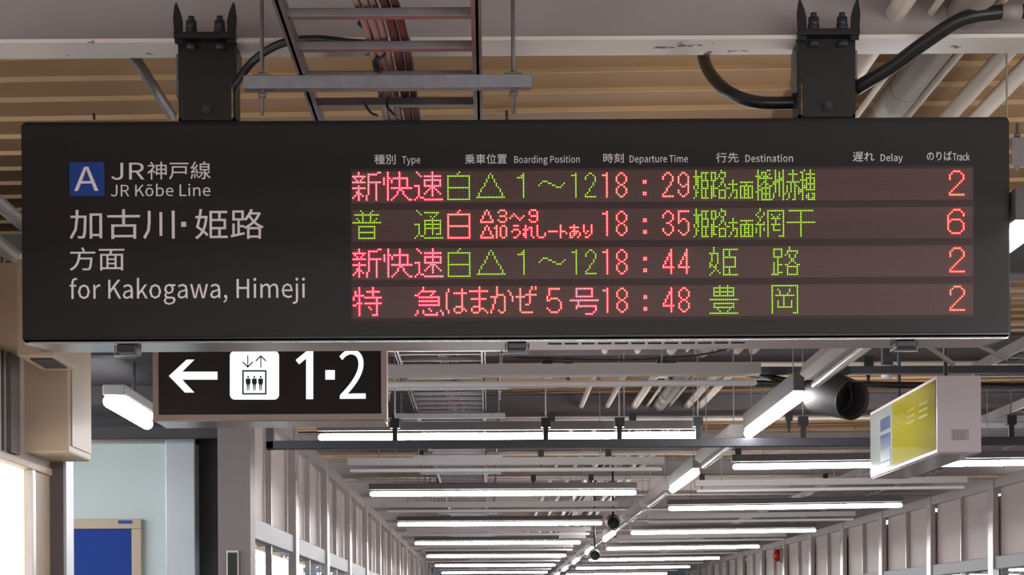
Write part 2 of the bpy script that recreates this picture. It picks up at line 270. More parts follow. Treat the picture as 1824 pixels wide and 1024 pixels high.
'destination': (4000, '0,16 143,16 338,140 405,485 337,827 140,947 0,947|71,113 71,852 134,852 283,757 332,485 283,211 134,113|689,0 765,20 826,70 801,147 752,107 697,93 600,158 559,334 839,334 842,364 842,400 799,635 676,723 547,626 490,360 548,95|558,416 599,575 678,631 754,576 781,416|1054,0 1166,60 1205,204 1165,344 1079,414 1016,460 989,533 1008,604 1066,633 1117,616 1161,572 1194,645 1137,700 1066,723 960,667 922,528 961,397 1043,329 1108,279 1138,198 1118,122 1056,90 990,113 933,173 899,95 969,27|1434,0 1474,8 1512,25 1498,113 1475,100 1450,94 1400,128 1386,226 1386,612 1499,612 1499,706 1386,706 1386,900 1328,900 1320,706 1254,699 1254,612 1316,612 1316,230 1342,63|1593,16 1663,16 1663,706 1593,706|1628,848 1662,869 1675,925 1662,979 1628,1000 1595,979 1582,925 1595,869|1804,16 1874,16 1874,516 1930,595 1988,622 2048,578 2067,438 2067,16 2136,16 2136,453 2106,654 2009,723 1933,689 1870,605 1868,605 1861,706 1804,706|2367,0 2440,29 2505,99 2507,99 2514,16 2571,16 2571,440 2537,646 2427,723 2334,694 2264,633 2291,553 2347,604 2415,627 2484,573 2501,453 2307,368 2246,195 2280,51|2387,94 2335,119 2314,203 2355,313 2501,376 2501,184 2444,117|2833,0 2873,8 2911,25 2897,113 2874,100 2849,94 2799,128 2785,226 2785,612 2898,612 2898,706 2785,706 2785,900 2727,900 2719,706 2653,699 2653,612 2715,612 2715,230 2741,63|2992,16 3062,16 3062,706 2992,706|3027,848 3061,869 3074,925 3061,979 3027,1000 2994,979 2981,925 2994,869|3365,0 3499,95 3557,360 3499,628 3365,723 3230,628 3172,360 3230,95|3365,96 3277,169 3244,360 3277,553 3365,626 3452,553 3486,360 3452,169|3667,16 3738,16 3738,516 3794,595 3851,622 3911,578 3930,438 3930,16 4000,16 4000,453 3969,654 3873,723 3796,689 3733,605 3732,605 3725,706 3667,706'),
'okure': (1500, '24,924 62,888 100,848 134,808 160,771 200,830 173,865 138,904 100,941 61,975|245,1000 245,715 243,599 235,472 215,346 181,230 192,223 205,213 218,201 228,191 264,314 285,451 295,589 298,715 298,771 685,771 685,1000|298,936 629,936 629,834 298,834|330,499 330,437 469,437 469,354 291,354 291,288 469,288 469,149 524,149 524,288 703,288 703,354 524,354 524,437 668,437 668,499 524,499 524,579 688,579 688,644 592,644 603,668 614,694 625,720 636,747 584,771 575,741 563,708 551,674 538,644 442,644 453,650 446,678 434,709 420,740 405,768 360,743 372,720 383,694 393,668 402,644 311,644 311,579 469,579 469,499|165,646 12,646 12,566 109,566 109,204 83,183 56,154 28,117 0,74 39,0 68,54 95,99 120,130 142,142 157,136 175,120 195,98 218,76 260,46 309,27 365,17 430,14 500,15 575,17 645,21 698,25 700,46 704,70 709,94 715,114 650,105 577,98 502,94 432,92 371,94 318,102 271,119 229,148 209,167 192,184 178,198 165,209|972,907 968,799 937,792 907,786 879,782 857,780 843,779 831,778 819,778 806,779 812,686 964,716 959,604 922,524 875,428 827,334 787,259 826,180 856,243 889,312 922,382 953,448 952,404 951,322 950,253 950,187 950,114 949,98 949,81 948,63 947,47 1015,47 1014,63 1013,81 1012,99 1011,116 1009,187 1008,252 1008,317 1008,389 1008,421 1008,454 1009,488 1010,523 1067,604 1127,674 1186,723 1238,741 1264,736 1284,719 1297,690 1301,648 1296,553 1286,442 1276,328 1271,225 1278,163 1295,118 1322,91 1357,82 1396,88 1433,106 1468,136 1500,176 1490,274 1460,233 1431,203 1401,185 1373,179 1355,185 1342,200 1335,222 1333,249 1337,348 1347,462 1357,575 1361,673 1355,736 1334,784 1301,814 1253,825 1192,807 1127,760 1067,698 1015,633 1019,699 1028,721 1037,742 1045,762 1053,779 1031,818 1026,816 1031,872 1035,921 1039,960 1042,988 969,991 971,969 972,948 972,927'),
'delay': (1500, '0,227 112,227 265,322 317,585 264,847 110,939 0,939|55,301 55,866 105,866 222,793 260,585 222,376 105,301|540,215 600,230 647,268 628,327 590,296 546,285 470,335 438,470 658,470 660,493 660,520 627,701 530,768 429,694 384,490 429,287|437,533 470,654 531,697 591,655 612,533|799,215 817,217 831,222 823,290 816,289 811,288 801,297 796,326 796,1000 741,1000 741,332 755,245|987,215 1044,237 1095,290 1097,290 1102,227 1147,227 1147,551 1120,709 1034,768 961,745 906,699 927,638 971,677 1025,694 1078,653 1092,561 940,496 892,364 919,254|1002,286 961,306 945,370 977,454 1092,502 1092,355 1047,304|1255,0 1332,53 1377,183 1500,754 1447,754 1388,462 1374,388 1361,313 1358,313 1341,388 1326,462 1260,754 1203,754 1334,226 1326,186 1298,105 1253,73 1239,76 1228,82 1217,11 1234,3'),
'noriba': (1500, '202,793 190,634 173,483 133,276 94,213 59,263 41,422 84,655|245,795 348,687 384,462 343,230 252,121 231,113 207,107 231,22 375,163 426,458 373,756 227,880 66,740 0,414 29,190 93,108 159,197 214,464 232,629|651,961 605,964 603,917 601,866 590,687 585,496 586,393 590,314 630,321 628,396 629,462 673,697 761,820 823,732 844,509 785,201 642,82 667,0 825,155 886,510 853,796 768,903 680,816 626,643 636,801|1115,920 1069,929 1068,888 1066,847 1051,634 1042,365 1048,156 1062,2 1098,8 1097,29 1096,48 1097,73 1098,100 1115,218 1136,353 1115,389 1100,308 1085,221 1081,301 1080,381 1089,620 1106,843 1110,882|1416,964 1391,947 1406,868 1420,785 1447,805 1432,887|1468,1000 1443,982 1459,904 1473,821 1500,842 1485,922|1334,257 1334,218 1322,126 1277,93 1232,116 1214,182 1233,250 1280,275 1308,270|1372,928 1325,928 1326,892 1327,857 1327,715 1277,712 1233,715 1189,722 1189,636 1234,631 1277,629 1327,631 1329,481 1332,336 1309,343 1284,346 1205,296 1177,174 1205,52 1285,8 1356,66 1375,195 1375,218 1414,159 1453,85 1476,162 1430,242 1373,309 1369,465 1367,636 1413,644 1457,658 1457,746 1413,730 1367,719 1367,797 1368,858 1369,892'),
'track': (1500, '130,16 184,16 184,826 313,826 313,922 0,922 0,826 130,826|385,16 439,16 439,447 476,568 518,603 535,600 549,592 559,690 544,701 525,705 475,667 435,565 434,565 429,687 385,687|684,0 740,28 789,96 791,96 796,16 840,16 840,429 814,629 730,705 659,676 606,617 626,539 669,588 721,611 773,558 786,441 639,358 592,190 618,50|700,91 660,116 644,198 675,305 786,366 786,179 743,114|1065,0 1120,23 1167,84 1144,161 1110,113 1069,94 999,165 971,351 1000,538 1071,609 1105,593 1134,551 1161,625 1122,681 1069,705 962,612 917,351 959,92|1237,16 1290,16 1290,193 1349,340 1442,16 1500,16 1380,417 1486,687 1426,687 1292,334 1290,334 1290,1000 1237,1000'),
'jr_big': (1500, '274,0 341,6 398,24 445,52 483,89 512,134 532,186 544,244 547,306 547,1000 421,1000 421,318 419,266 411,222 399,186 382,157 359,136 332,120 299,111 262,109 235,110 211,115 187,123 165,135 145,150 125,169 107,192 89,220 0,155 23,120 50,88 79,62 111,40 147,22 186,10 228,3|939,534 939,899 1106,899 1161,897 1209,890 1250,878 1285,861 1312,837 1331,807 1343,770 1347,725 1343,680 1331,641 1312,608 1285,581 1250,560 1209,545 1161,536 1106,534|1359,17 1500,17 1248,448 1296,463 1339,483 1378,509 1410,541 1436,578 1455,621 1467,670 1472,725 1465,796 1446,854 1415,902 1374,939 1323,967 1264,986 1198,997 1125,1000 814,1000 814,17 939,17 939,434 1118,434'),
'kobesen': (1500, '63,961 90,888 109,817 141,861 120,927 93,997|238,531 310,531 310,378 238,378|238,604 238,754 310,754 310,604|420,531 420,378 347,378 347,531|420,604 347,604 347,754 420,754|310,998 310,827 203,827 203,254 238,254 238,305 310,305 310,5 347,5 347,305 420,305 420,261 457,261 457,827 347,827 347,998|10,812 10,738 140,738 78,546 0,402 9,365 17,323 49,377 81,442 81,5 116,5 116,473 146,399 169,336 192,403 162,470 124,550 159,662 186,784 166,815 160,812|530,933 530,855 974,855 974,933|580,738 580,492 569,271 513,56 528,30 542,0 594,168 615,356 896,356 896,297 934,297 934,738|896,432 619,432 619,491 619,662 896,662|1274,663 1435,663 1435,567 1274,567|1274,819 1435,819 1435,725 1274,725|1100,295 1107,174 1111,62 1141,73 1137,185 1129,305|1050,303 1040,167 1025,48 1040,36 1055,24 1070,148 1081,292|1148,315 1162,223 1172,137 1200,157 1189,241 1174,332|1460,463 1433,401 1402,339 1388,401 1377,465 1377,502 1472,502 1472,883 1356,883 1377,979 1335,999 1327,942 1317,883 1239,883 1239,502 1341,502 1341,94 1339,81 1332,78 1313,77 1280,78 1287,41 1291,3 1333,5 1360,16 1374,44 1377,94 1377,298 1420,155 1475,52 1487,85 1500,116 1454,186 1416,285 1452,347 1488,415|1220,413 1220,344 1287,344 1247,204 1192,112 1204,85 1214,56 1284,188 1330,398 1307,415 1301,413|1041,350 1069,367 1167,401 1173,338 1204,357 1193,466 1175,587 1145,572 1154,520 1161,464 1087,444 1147,610 1201,795 1168,836 1150,762 1130,691 1077,681 1118,818 1154,969 1118,1000 1082,832 1052,728 1038,687 1025,668 1032,630 1037,594 1055,604 1108,620 1083,544 1066,499 1045,450 1028,427 1035,387'),
'jr_kobe': (4000, '136,0 240,82 272,282 272,922 209,922 209,293 189,145 130,100 82,124 44,203 0,143 55,36|466,492 466,829 549,829 638,794 669,669 638,536 549,492|675,16 745,16 619,413 700,499 730,669 682,866 558,922 404,922 404,16 466,16 466,400 555,400|982,16 1044,16 1044,303 1129,488 1277,16 1346,16 1168,578 1322,922 1252,922 1045,467 1044,467 1044,922 982,922|1552,0 1670,92 1721,351 1670,612 1552,705 1434,612 1384,351 1434,92|1552,94 1476,165 1447,351 1476,538 1552,609 1629,538 1659,351 1629,165|1454,845 1652,845 1652,926 1454,926|1979,0 2089,95 2138,362 2100,611 1992,705 1932,677 1877,611 1880,731 1880,1000 1818,1000 1818,16 1867,16 1873,85 1875,85 1926,23|1969,95 1927,110 1880,164 1880,518 1930,586 1977,609 2051,541 2074,361 2044,166|2382,0 2448,20 2501,68 2480,143 2437,104 2388,90 2303,154 2267,325 2514,325 2515,354 2516,389 2478,619 2370,705 2257,610 2207,351 2258,93|2267,405 2303,560 2372,614 2438,561 2462,405|2763,16 3041,16 3041,114 2825,114 2825,922 2763,922|3122,16 3184,16 3184,687 3122,687|3153,826 3183,846 3194,901 3183,954 3153,974 3124,954 3113,901 3124,846|3307,16 3369,16 3369,503 3418,580 3469,606 3521,563 3538,426 3538,16 3599,16 3599,441 3572,637 3487,705 3420,671 3365,590 3364,590 3358,687 3307,687|3865,0 3932,20 3985,68 3964,143 3921,104 3872,90 3787,154 3751,325 3997,325 3999,354 4000,389 3962,619 3854,705 3741,610 3691,351 3741,93|3750,405 3786,560 3855,614 3922,561 3946,405'),
'kakogawa': (1500, '285,866 285,25 323,25 323,105 424,105 424,33 464,33 464,866|323,182 323,788 424,788 424,182|87,986 87,795 13,795 13,717 86,717 66,342 0,64 17,38 30,8 102,312 124,717 204,717 196,276 184,123 176,109 166,106 143,106 110,110 117,70 121,29 156,26 183,29 203,41 218,71 235,250 242,754 242,779 242,795 125,795 126,986|594,494 594,8 634,8 634,65 908,65 908,12 950,12 950,494 792,494 792,726 1006,726 1006,805 792,805 792,1000 750,1000 750,805 538,805 538,726 750,726 750,494|634,142 634,416 908,416 908,142|1116,941 1116,574 1105,301 1048,56 1065,30 1080,0 1144,270 1157,574 1157,941|1283,897 1283,103 1323,103 1323,897|1459,944 1459,10 1500,10 1500,944'),
'himeji': (1500, '506,675 371,675 371,867 506,867|704,942 317,942 317,36 714,36 714,111 562,111 562,328 679,328 679,675 562,675 562,867 704,867|506,328 506,111 371,111 371,328|371,601 624,601 624,405 371,405|217,699 208,597 196,503 181,418 162,341 142,363 122,385 102,406 82,426 93,489 103,555 114,626 124,699|20,398 49,369 79,337 109,303 138,268 109,203 77,148 40,103 0,67 10,53 20,35 29,17 36,0 78,40 117,89 151,146 181,212 204,182 224,152 242,124 257,97 294,161 277,191 257,222 233,254 208,287 232,385 252,498 267,626 276,769 240,777 230,775 134,775 141,832 147,889 152,943 157,996 101,1000 97,947 92,892 86,834 80,775 9,775 9,699 71,699 58,615 46,536 33,463|867,880 1013,880 1013,689 867,689|776,133 786,54 852,76 927,101 1005,129 1085,157 1080,229 978,196 978,390 1060,390 1068,377 1076,363 1082,349 1088,335 1099,343 1111,350 1123,358 1134,367 1134,3 1189,3 1189,43 1384,43 1384,6 1439,6 1439,365 1464,348 1471,366 1481,385 1491,403 1500,417 1449,448 1403,486 1360,529 1322,577 1357,641 1388,710 1415,785 1436,867 1400,890 1389,886 1239,886 1246,909 1252,932 1258,955 1264,978 1209,998 1183,902 1150,812 1111,731 1067,663 1067,951 815,951 815,618 925,618 925,179 865,159 865,516 815,516 815,144|1189,115 1189,324 1384,324 1384,115|1364,815 1347,766 1328,719 1308,675 1285,633 1262,673 1241,714 1223,756 1208,797 1215,815|1169,394 1200,422 1230,453 1259,486 1286,523 1312,488 1340,454 1369,423 1401,394|1250,579 1209,527 1166,481 1121,442 1075,410 1075,462 978,462 978,618 1067,618 1067,653 1078,641 1089,628 1100,615 1108,604 1126,631 1144,661 1162,694 1178,728 1194,691 1211,654 1229,616'),
'homen': (1500, '311,970 327,929 342,886 355,844 365,807 17,807 17,728 233,728 221,539 189,355 121,191 0,64 12,50 24,34 35,16 43,0 140,93 208,207 252,337 278,477 561,477 551,320 539,209 525,138 509,101 502,95 493,91 483,89 472,88 450,89 418,90 380,92 338,96 346,78 353,57 357,37 359,17 399,14 435,12 467,12 492,14 513,17 531,23 547,34 561,52 581,99 598,185 611,321 623,517 624,528 625,541 625,552 626,556 288,556 291,599 294,642 296,685 298,728 703,728 703,807 370,807 426,841 415,876 401,917 385,960 368,1000|1061,448 1228,448 1228,327 1061,327|1061,514 1061,634 1228,634 1228,514|1061,261 1228,261 1228,135 1061,135|799,922 799,845 1104,845 1100,811 1094,776 1088,741 1082,709 836,709 836,2 893,2 893,59 1401,59 1401,2 1461,2 1461,709 1143,709 1174,845 1500,845 1500,922|893,135 893,634 1006,634 1006,135|1401,135 1283,135 1283,634 1401,634'),
'for_line': (4000, '0,679 30,679 30,236 67,236 67,679 114,679 114,749 67,749 67,830 75,905 98,931 111,928 123,917 131,984 114,996 94,1000 46,954 30,831 30,749 0,744|242,224 314,294 344,492 314,691 242,762 171,691 140,492 171,294|242,296 196,350 178,492 196,635 242,689 289,635 306,492 289,350|403,236 440,236 440,566 467,658 496,685 507,682 517,676 524,751 513,760 501,762 466,733 438,655 437,655 433,749 403,749|656,236 693,236 693,455 744,597 834,236 876,236 768,666 862,928 819,928 694,581 693,581 693,928 656,928|966,224 1005,245 1039,297 1040,297 1044,236 1074,236 1074,551 1056,705 998,762 948,740 911,695 925,636 955,673 991,690 1028,650 1037,561 934,498 902,369 920,262|976,294 949,312 937,375 959,456 1037,503 1037,361 1007,311|1144,236 1181,236 1181,371 1222,483 1287,236 1327,236 1244,542 1317,749 1276,749 1182,479 1181,479 1181,988 1144,988|1455,224 1526,294 1557,492 1526,691 1455,762 1383,691 1352,492 1383,294|1455,296 1408,350 1391,492 1408,635 1455,689 1501,635 1519,492 1501,350|1690,0 1771,53 1802,178 1782,270 1725,299 1681,299 1651,315 1643,355 1647,390 1657,416 1673,403 1689,398 1747,447 1770,577 1765,638 1753,683 1798,683 1798,749 1721,749 1707,758 1689,762 1632,713 1607,579 1616,497 1636,441 1636,437 1619,398 1611,342 1617,291 1631,258 1631,253 1607,201 1599,137 1624,36|1689,457 1657,490 1643,579 1656,667 1689,699 1723,667 1737,579 1723,490|1695,59 1648,84 1631,149 1636,194 1654,236 1668,230 1682,229 1720,229 1754,214 1765,163 1746,92|1896,224 1935,245 1969,297 1970,297 1974,236 2004,236 2004,551 1986,705 1928,762 1878,740 1841,695 1855,636 1885,673 1921,690 1958,650 1967,561 1864,498 1832,369 1850,262|1906,294 1879,312 1867,375 1889,456 1967,503 1967,361 1937,311|2109,236 2152,236 2184,511 2191,584 2199,660 2201,660 2208,585 2216,513 2247,236 2293,236 2352,749 2317,749 2284,452 2278,380 2271,310 2269,310 2261,380 2254,452 2219,749 2183,749 2148,452 2141,380 2133,310 2131,310 2125,380 2118,452 2085,749 2048,749|2451,224 2490,245 2525,297 2526,297 2529,236 2560,236 2560,551 2542,705 2483,762 2434,740 2396,695 2411,636 2441,673 2477,690 2513,650 2523,561 2420,498 2387,369 2405,262|2462,294 2434,312 2423,375 2445,456 2523,503 2523,361 2492,311|2623,57 2666,135 2682,254 2674,328 2651,355 2631,339 2623,295 2631,250 2650,234 2654,235 2643,160 2614,108|2838,236 2875,236 2875,563 3014,563 3014,236 3052,236 3052,928 3014,928 3014,638 2875,638 2875,928 2838,928|3130,236 3168,236 3168,749 3130,749|3149,855 3167,870 3174,912 3167,952 3149,968 3131,952 3125,912 3131,870|3242,236 3280,236 3280,608 3309,667 3335,686 3366,654 3376,550 3376,236 3413,236 3413,608 3442,667 3469,686 3500,654 3510,550 3510,236 3547,236 3547,561 3531,710 3480,762 3442,735 3407,664 3386,736 3346,762 3309,737 3277,674 3276,674 3273,749 3242,749|3709,224 3749,239 3781,276 3768,333 3742,303 3713,293 3661,341 3639,472 3788,472 3789,495 3790,521 3767,697 3702,762 3633,690 3603,492 3634,294|3639,534 3661,652 3702,693 3743,652 3757,534|3821,8 3868,53 3882,178 3882,749 3845,749 3845,178 3840,104 3818,76 3806,79 3797,86 3789,21 3803,11|3863,855 3881,870 3888,912 3881,952 3863,968 3845,952 3838,912 3845,870|3956,236 3994,236 3994,749 3956,749|3975,855 3993,870 4000,912 3993,952 3975,968 3957,952 3951,912 3957,870'),
'route_a': (1500, '0,0 233,0 410,306 1080,306 1255,0 1500,0 877,1000 620,1000|468,405 558,559 582,602 605,643 629,685 652,727 674,769 696,811 718,854 740,898 750,898 772,854 795,812 817,770 840,727 863,686 886,644 910,602 935,559 1022,405'),
'one': (1500, '0,0 1500,0 1500,104 951,104 951,1000 690,1000 633,989 573,978 509,968 442,959 370,950 293,943 211,936 123,929 123,850 612,850 612,104 0,104'),
'two': (1500, '13,0 1500,0 1500,106 845,106 799,106 752,105 703,104 653,103 603,101 553,100 505,98 458,97 657,178 837,257 996,335 1131,412 1239,488 1320,563 1370,638 1387,712 1375,774 1339,830 1280,880 1200,921 1101,955 983,979 848,995 697,1000 589,997 488,990 395,978 307,961 225,940 147,916 72,888 0,857 171,787 222,811 276,832 333,852 393,868 456,882 522,892 590,899 661,901 764,897 853,886 928,869 989,846 1036,817 1070,784 1090,747 1097,706 1081,642 1032,574 949,503 833,427 682,347 495,261 272,170 13,72'),
}
# dot-matrix characters: rows of lit columns, top row first
def dots(base, rows):
    out = []
    for r, part in enumerate(rows.split('|')):
        for tok in part.split():
            a, _, b = tok.partition('-')
            for c in range(int(a), int(b or a) + 1):
                out.append((base + c, r))
    return out

SHIN = '3 13 14|3 8-12|0-6 8|1 5 8|2 4 8|0-6 8-14|8 12|3 8 12|0-6 8 12|3 8 12|2 3 8 12|2-4 8 12|1 3 5 7 12|0 3 7 12|3 7 12'
KAI = '2 8|2 8|2 8|0 2 3 5-12|0 2 4 8 12|0 2 4 8 12|0 2 8 12|2 8 12|2 4-14|2 8 9|2 7 10|2 7 10|2 6 11|2 5 12|2 4 13 14'
SOKU = '1 9|2 9|3 5-13|9|5-13|5 9 13|5 9 13|0-2 5-13|2 8-10|2 7 9 11|2 6 9 12|2 5 9 13|2 9|1 3 4|0 5-14'
HAKU = '7|6|1-12|1 12|1 12|1 12|1 12|1 12|1-12|1 12|1 12|1 12|1 12|1 12|1-12'
TRI = '|7|6 8|6 8|5 9|5 9|4 10|4 10|3 11|2 12|2 12|1 13|1 13|0-14'
ONEW = '|8|7 8|5-8|8|8|8|8|8|8|8|8|8|8'
WAVE = '|||||2-4|1 5 6 13|0 7 8 12|9-11'
D = {
 '1': '|2|0-2|2|2|2|2|2|2|2|2|2|2|2',
 '2': '|2 3|1 4|0 5|0 5|5|4|4|3|2|2|1|0|0-5',
 '3': '|2 3|1 4|0 5|0 5|5|4|2 3|4|5|0 5|0 5|1 4|2 3',
 '4': '|4|4|3 4|3 4|2 4|2 4|1 4|1 4|0 4|0-5|4|4|4',
 '5': '|0-5|0|0|0|0 2 3|0 1 4|0 5|5|5|5|0 5|1 4|2 3',
 '8': '|2 3|1 4|0 5|0 5|0 5|1 4|2 3|1 4|0 5|0 5|0 5|1 4|2 3',
 '9': '|2 3|1 4|0 5|0 5|0 5|0 5|1 4 5|2 3 5|5|0 5|0 5|1 4|2 3',
 ':': '|||||0 1|0 1|||||0 1|0 1',
}
HIMEJI_NARROW = ('1 14|1 4-7 9-11 14-16|1 4 6 9 11 13 16|0-4 6 9 11 13 16|1 2 4 6 9 11 12 14 15|'
 '1 2 4-7 9-11 15 20|1 2 4 7 10 14 15 20 24-30|1 2 4 7 10 14 16 18-22 27|0 2 4 7 9 10 13 16 20 24-30|'
 '0 2 4-7 9-12 17 18 20 24 26 28 30|1 4 6 9 10 13-16 20-22 24 26-28 30|1 2 4 6 9 10 13 16 20 22 24 26 28 30|'
 '1 4 6 9 10 13 16 19 22 24 26-28 30|1 4 6 9-11 13 16 19 22 24 26 28 30|0 4-7 9 13-16 18 21 22 24-30')
BANSHU = ('1 6 7 10 14 19 25 28|1 3-5 10 12 14 19 23 24 28|1 3 5 7 10 12 14 17-21 24 26-30|0-2 4-6 10 12 14 19 24 28|'
 '1-8 10 12-14 19 24 26-30|1 5 10-14 19 23-26 28 30|1 4 5 9-12 14 16-22 24 26 28 30|1 3 5 6 9 10 12 14 18 20 24 26-30|'
 '1 2 5 7 8 10 12 14 16 18 20 21 24-26 28 30|1 3-7 10 12 14 16 18 20 22 24-26 28 30|1-3 5 7 10 12 14 16 18 20 22-24 26-30|'
 '0 1 3 5 7 10 12 14 16 18 20 22-24|1 3-7 9 12 14 15 17 20 22 24 27 29 30|1 3 5 7 9 12 14 17 20 24 26 27 30|'
 '1 3 5 7 9 14 17 20 24 26 27 29 30|1 3-8 14 16 19 20 24 27-30')
FU = '4 10|5 9|1-13|5 9|2 5 9 12|3 5 9 11|0-14||3-11|3 11|3 11|3-11|3 11|3 11|3-11'
TSU = '1|2 5-12|3 11|8 10|9|5-13|5 9 13|0-2 5-13|2 5 9 13|2 5-13|2 5 9 13|2 5 9 13|2 5 9 11-13|1 3 4|0 5-14'
SMALL = ('69 76-78 92-94|68 70 75 79 91 95|68 70 79 83 91 95|67 71 76-78 82 84 88 92-95|67 71 79 81 85 87 95|66 72 75 79 86 91 95|'
 '66-72 76-78 92-94||69 74 77 78 83-85 89 95 107 114 119 123|68 70 73 74 76 79 89 91 92 95 107 112-116 119 123|'
 '68 70 74 76 79 83-85 88-90 92 95 107 114 119 123|67 71 74 76 79 82 86 89 92 95 101-105 107-109 113-116 119 121 123|'
 '67 71 74 76 79 86 88 89 92 95 99 107 110 112 114 115 117 120 123|66 72 74 76 79 85 88 89 92 95 99 107 112 114 117 122|'
 '66-72 74 77 78 83 84 89 93 96-98 107 112 113 116 120 121')
ABOSHI = ('2|2 6-14 17-29|1 4 6 14 23|0 4 6 8 12 14 23|1 3 6 9 11 14 23|2 6 8-12 14 23|2 6 10 14 23|1 4 6 10 14 16-30|'
 '0-4 6 8-12 14 23|2 6 9 14 23|0 2 4 6 9 14 23|0 2 4 6 9-12 14 23|0 2 6 14 23|2 6 14 23|2 6 12-14 23')
HIME = '2|2 7-14|2 7 10|0-4 7 10|1 4 7 10|1 4 7-13|1 4 7 13|1 4 7 13|0 4 7 13|0 1 3 7 13|0 2 3 7-13|3 7 10|2 4 7 10|1 5 7 10|0 7-14'
JI = '9|1-5 9|1 5 8-13|1 5 8 13|1 5 7 9 12|1-5 9 12|3 10 11|3 10 11|1 3 9 12|1 3-5 7 8 13 14|1 3 8-13|1 3 8 13|1 3 8 13|1 3-5 8 13|0-3 8-13'
TOKU = '3 10|3 10|1 3 7-13|1 3 10|1-5 10|0 3 6-14|0 3 12|3 12|2-4 6-14|0 1 3 12|3 8 12|3 9 12|3 12|3 12|3 10-12'
KYU = '4|4|3-10|2 9|0 1 8|2-12|12|2-12|12|2-12||7|1 4 8 13|1 4 11 14|0 5-11 14'
HAMAKAZE = ('65 74 92 94|49 56 65 74 86 92 94 101-106|49 56 60-69 74 80 86 91 101|48 52-58 65 74 81 86 91 101|48 56 65 74-77 81 86 89-94 101|'
 '48 56 65 71-74 78 82 84-88 91 100|48 56 61-68 73 78 82 86 91 100 102-105|48 56 65 73 78 82 86 91 100 101 106|'
 '48 56 65 73 78 86 91 107|48 56 65 72 78 86 89 90 107|48 53-56 62-65 72 78 86 107|48 52 56 57 61 65-67 72 78 86 100 107|'
 '49 52 56 58 61 65 68 71 75 78 86 101 106|49 53-55 62-64 69 71 76 77 87-92 102-105')
GO = '|3-11|3 11|3 11|3 11|3-11||0-14|4|4|3-13|3 13|13|12|8-11'
HO = '5 9|2-12|2 5 9 12|2-12|2 5 9 12|2-12||0-14||2-12|2 12|2-12|4 10|5 9|0-14'
OKA = '0-13|0 13|0 3 9 13|0 4 9 13|0 4 8 13|0 2-11 13|0 6 13|0 6 13|0 3 6 10 13|0 3 6 10 13|0 3 6 10 13|0 3-10 13|0 13|0 13|0 11-13'
BIG2 = '|2-5|1 6|0 7|0 7|0 7|6|5|4|3|2|1|0|0-7'
BIG6 = '|3-6|2 7|1 8|0 8|0|0 2-6|0 1 7|0 8|0 8|0 8|0 8|1 7|2-6'
def clock(a, b):
    return (dots(129, D['1']) + dots(136, D['8']) + dots(150, D[':']) + dots(160, D[a]) + dots(168, D[b]))
RAPID = dots(0, SHIN) + dots(16, KAI) + dots(32, SOKU)
CARS = dots(48, HAKU) + dots(64, TRI) + dots(80, ONEW) + dots(96, WAVE) + dots(113, D['1']) + dots(120, D['2'])
LINES = [
 [('pink', RAPID, 'pink lettering 新快速 of the first line'), ('green', CARS, 'green lettering 白△1～12 of the first line'),
  ('rose', clock('2', '9'), 'rose digits 18:29'), ('green', dots(176, HIMEJI_NARROW) + dots(208, BANSHU), 'narrow green lettering 姫路方面播州赤穂'),
  ('red', dots(308, BIG2), 'red digit 2 of the first line')],
 [('green', dots(0, FU) + dots(32, TSU), 'green lettering 普通'), ('rose', dots(48, HAKU) + dots(0, SMALL), 'rose lettering 白△3～9 △10うれしートあり'),
  ('rose', clock('3', '5'), 'rose digits 18:35'), ('green', dots(176, HIMEJI_NARROW) + dots(208, ABOSHI), 'green lettering 姫路方面網干'),
  ('red', dots(307, BIG6), 'red digit 6')],
 [('pink', RAPID, 'pink lettering 新快速 of the third line'), ('green', CARS, 'green lettering 白△1～12 of the third line'),
  ('rose', clock('4', '4'), 'rose digits 18:44'), ('green', dots(184, HIME) + dots(216, JI), 'green lettering 姫路 of the third line'),
  ('red', dots(308, BIG2), 'red digit 2 of the third line')],
 [('pink', dots(0, TOKU) + dots(32, KYU), 'pink lettering 特急'), ('rose', dots(0, HAMAKAZE), 'rose lettering はまかぜ5'),
  ('pink', dots(112, GO), 'pink character 号'), ('rose', clock('4', '8'), 'rose digits 18:48'),
  ('green', dots(184, HO) + dots(216, OKA), 'green lettering 豊岡'), ('red', dots(308, BIG2), 'red digit 2 of the fourth line')],
]

# ------------------------------------------------------------------ the setting: floor, deck, beams, walls
tag(MB().box(-6, 8, -8, 64, -0.1, 0.0).build('floor', M_FLOOR), kind='structure')

ceiling = MB()
ZD = EYE + 2.03
TILT = 0.0115
def deck_z(x): return ZD + TILT * x
def deck_piece(y0, y1, dz, thick=0.03):
    x0, x1 = -6.0, 8.0
    vs = []
    for y in (y0, y1):
        for x in (x0, x1):
            vs.append(((x, y), dz))
    b = ceiling.bm
    q = []
    for z in (0, thick):
        q.append([b.verts.new((x, y, deck_z(x) + dz + z)) for (x, y) in ((x0, y0), (x1, y0), (x1, y1), (x0, y1))])
    lo, hi = q
    b.faces.new(lo[::-1]); b.faces.new(hi)
    for i in range(4): b.faces.new([lo[i], lo[(i + 1) % 4], hi[(i + 1) % 4], hi[i]])
deck_piece(-8, 64, 0.03)
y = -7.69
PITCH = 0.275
deck_ribs = MB()
while y < 63.5:          # ribs of the deck, the light on their faces put into paler tan
    b = deck_ribs.bm
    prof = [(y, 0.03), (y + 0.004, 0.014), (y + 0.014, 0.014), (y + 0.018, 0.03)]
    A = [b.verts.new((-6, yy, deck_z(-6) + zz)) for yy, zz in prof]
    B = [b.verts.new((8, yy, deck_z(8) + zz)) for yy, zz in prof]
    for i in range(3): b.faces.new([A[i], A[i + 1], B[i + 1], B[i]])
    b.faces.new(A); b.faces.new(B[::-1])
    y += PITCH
co = tag(ceiling.build('ceiling', M_DECK), kind='structure')
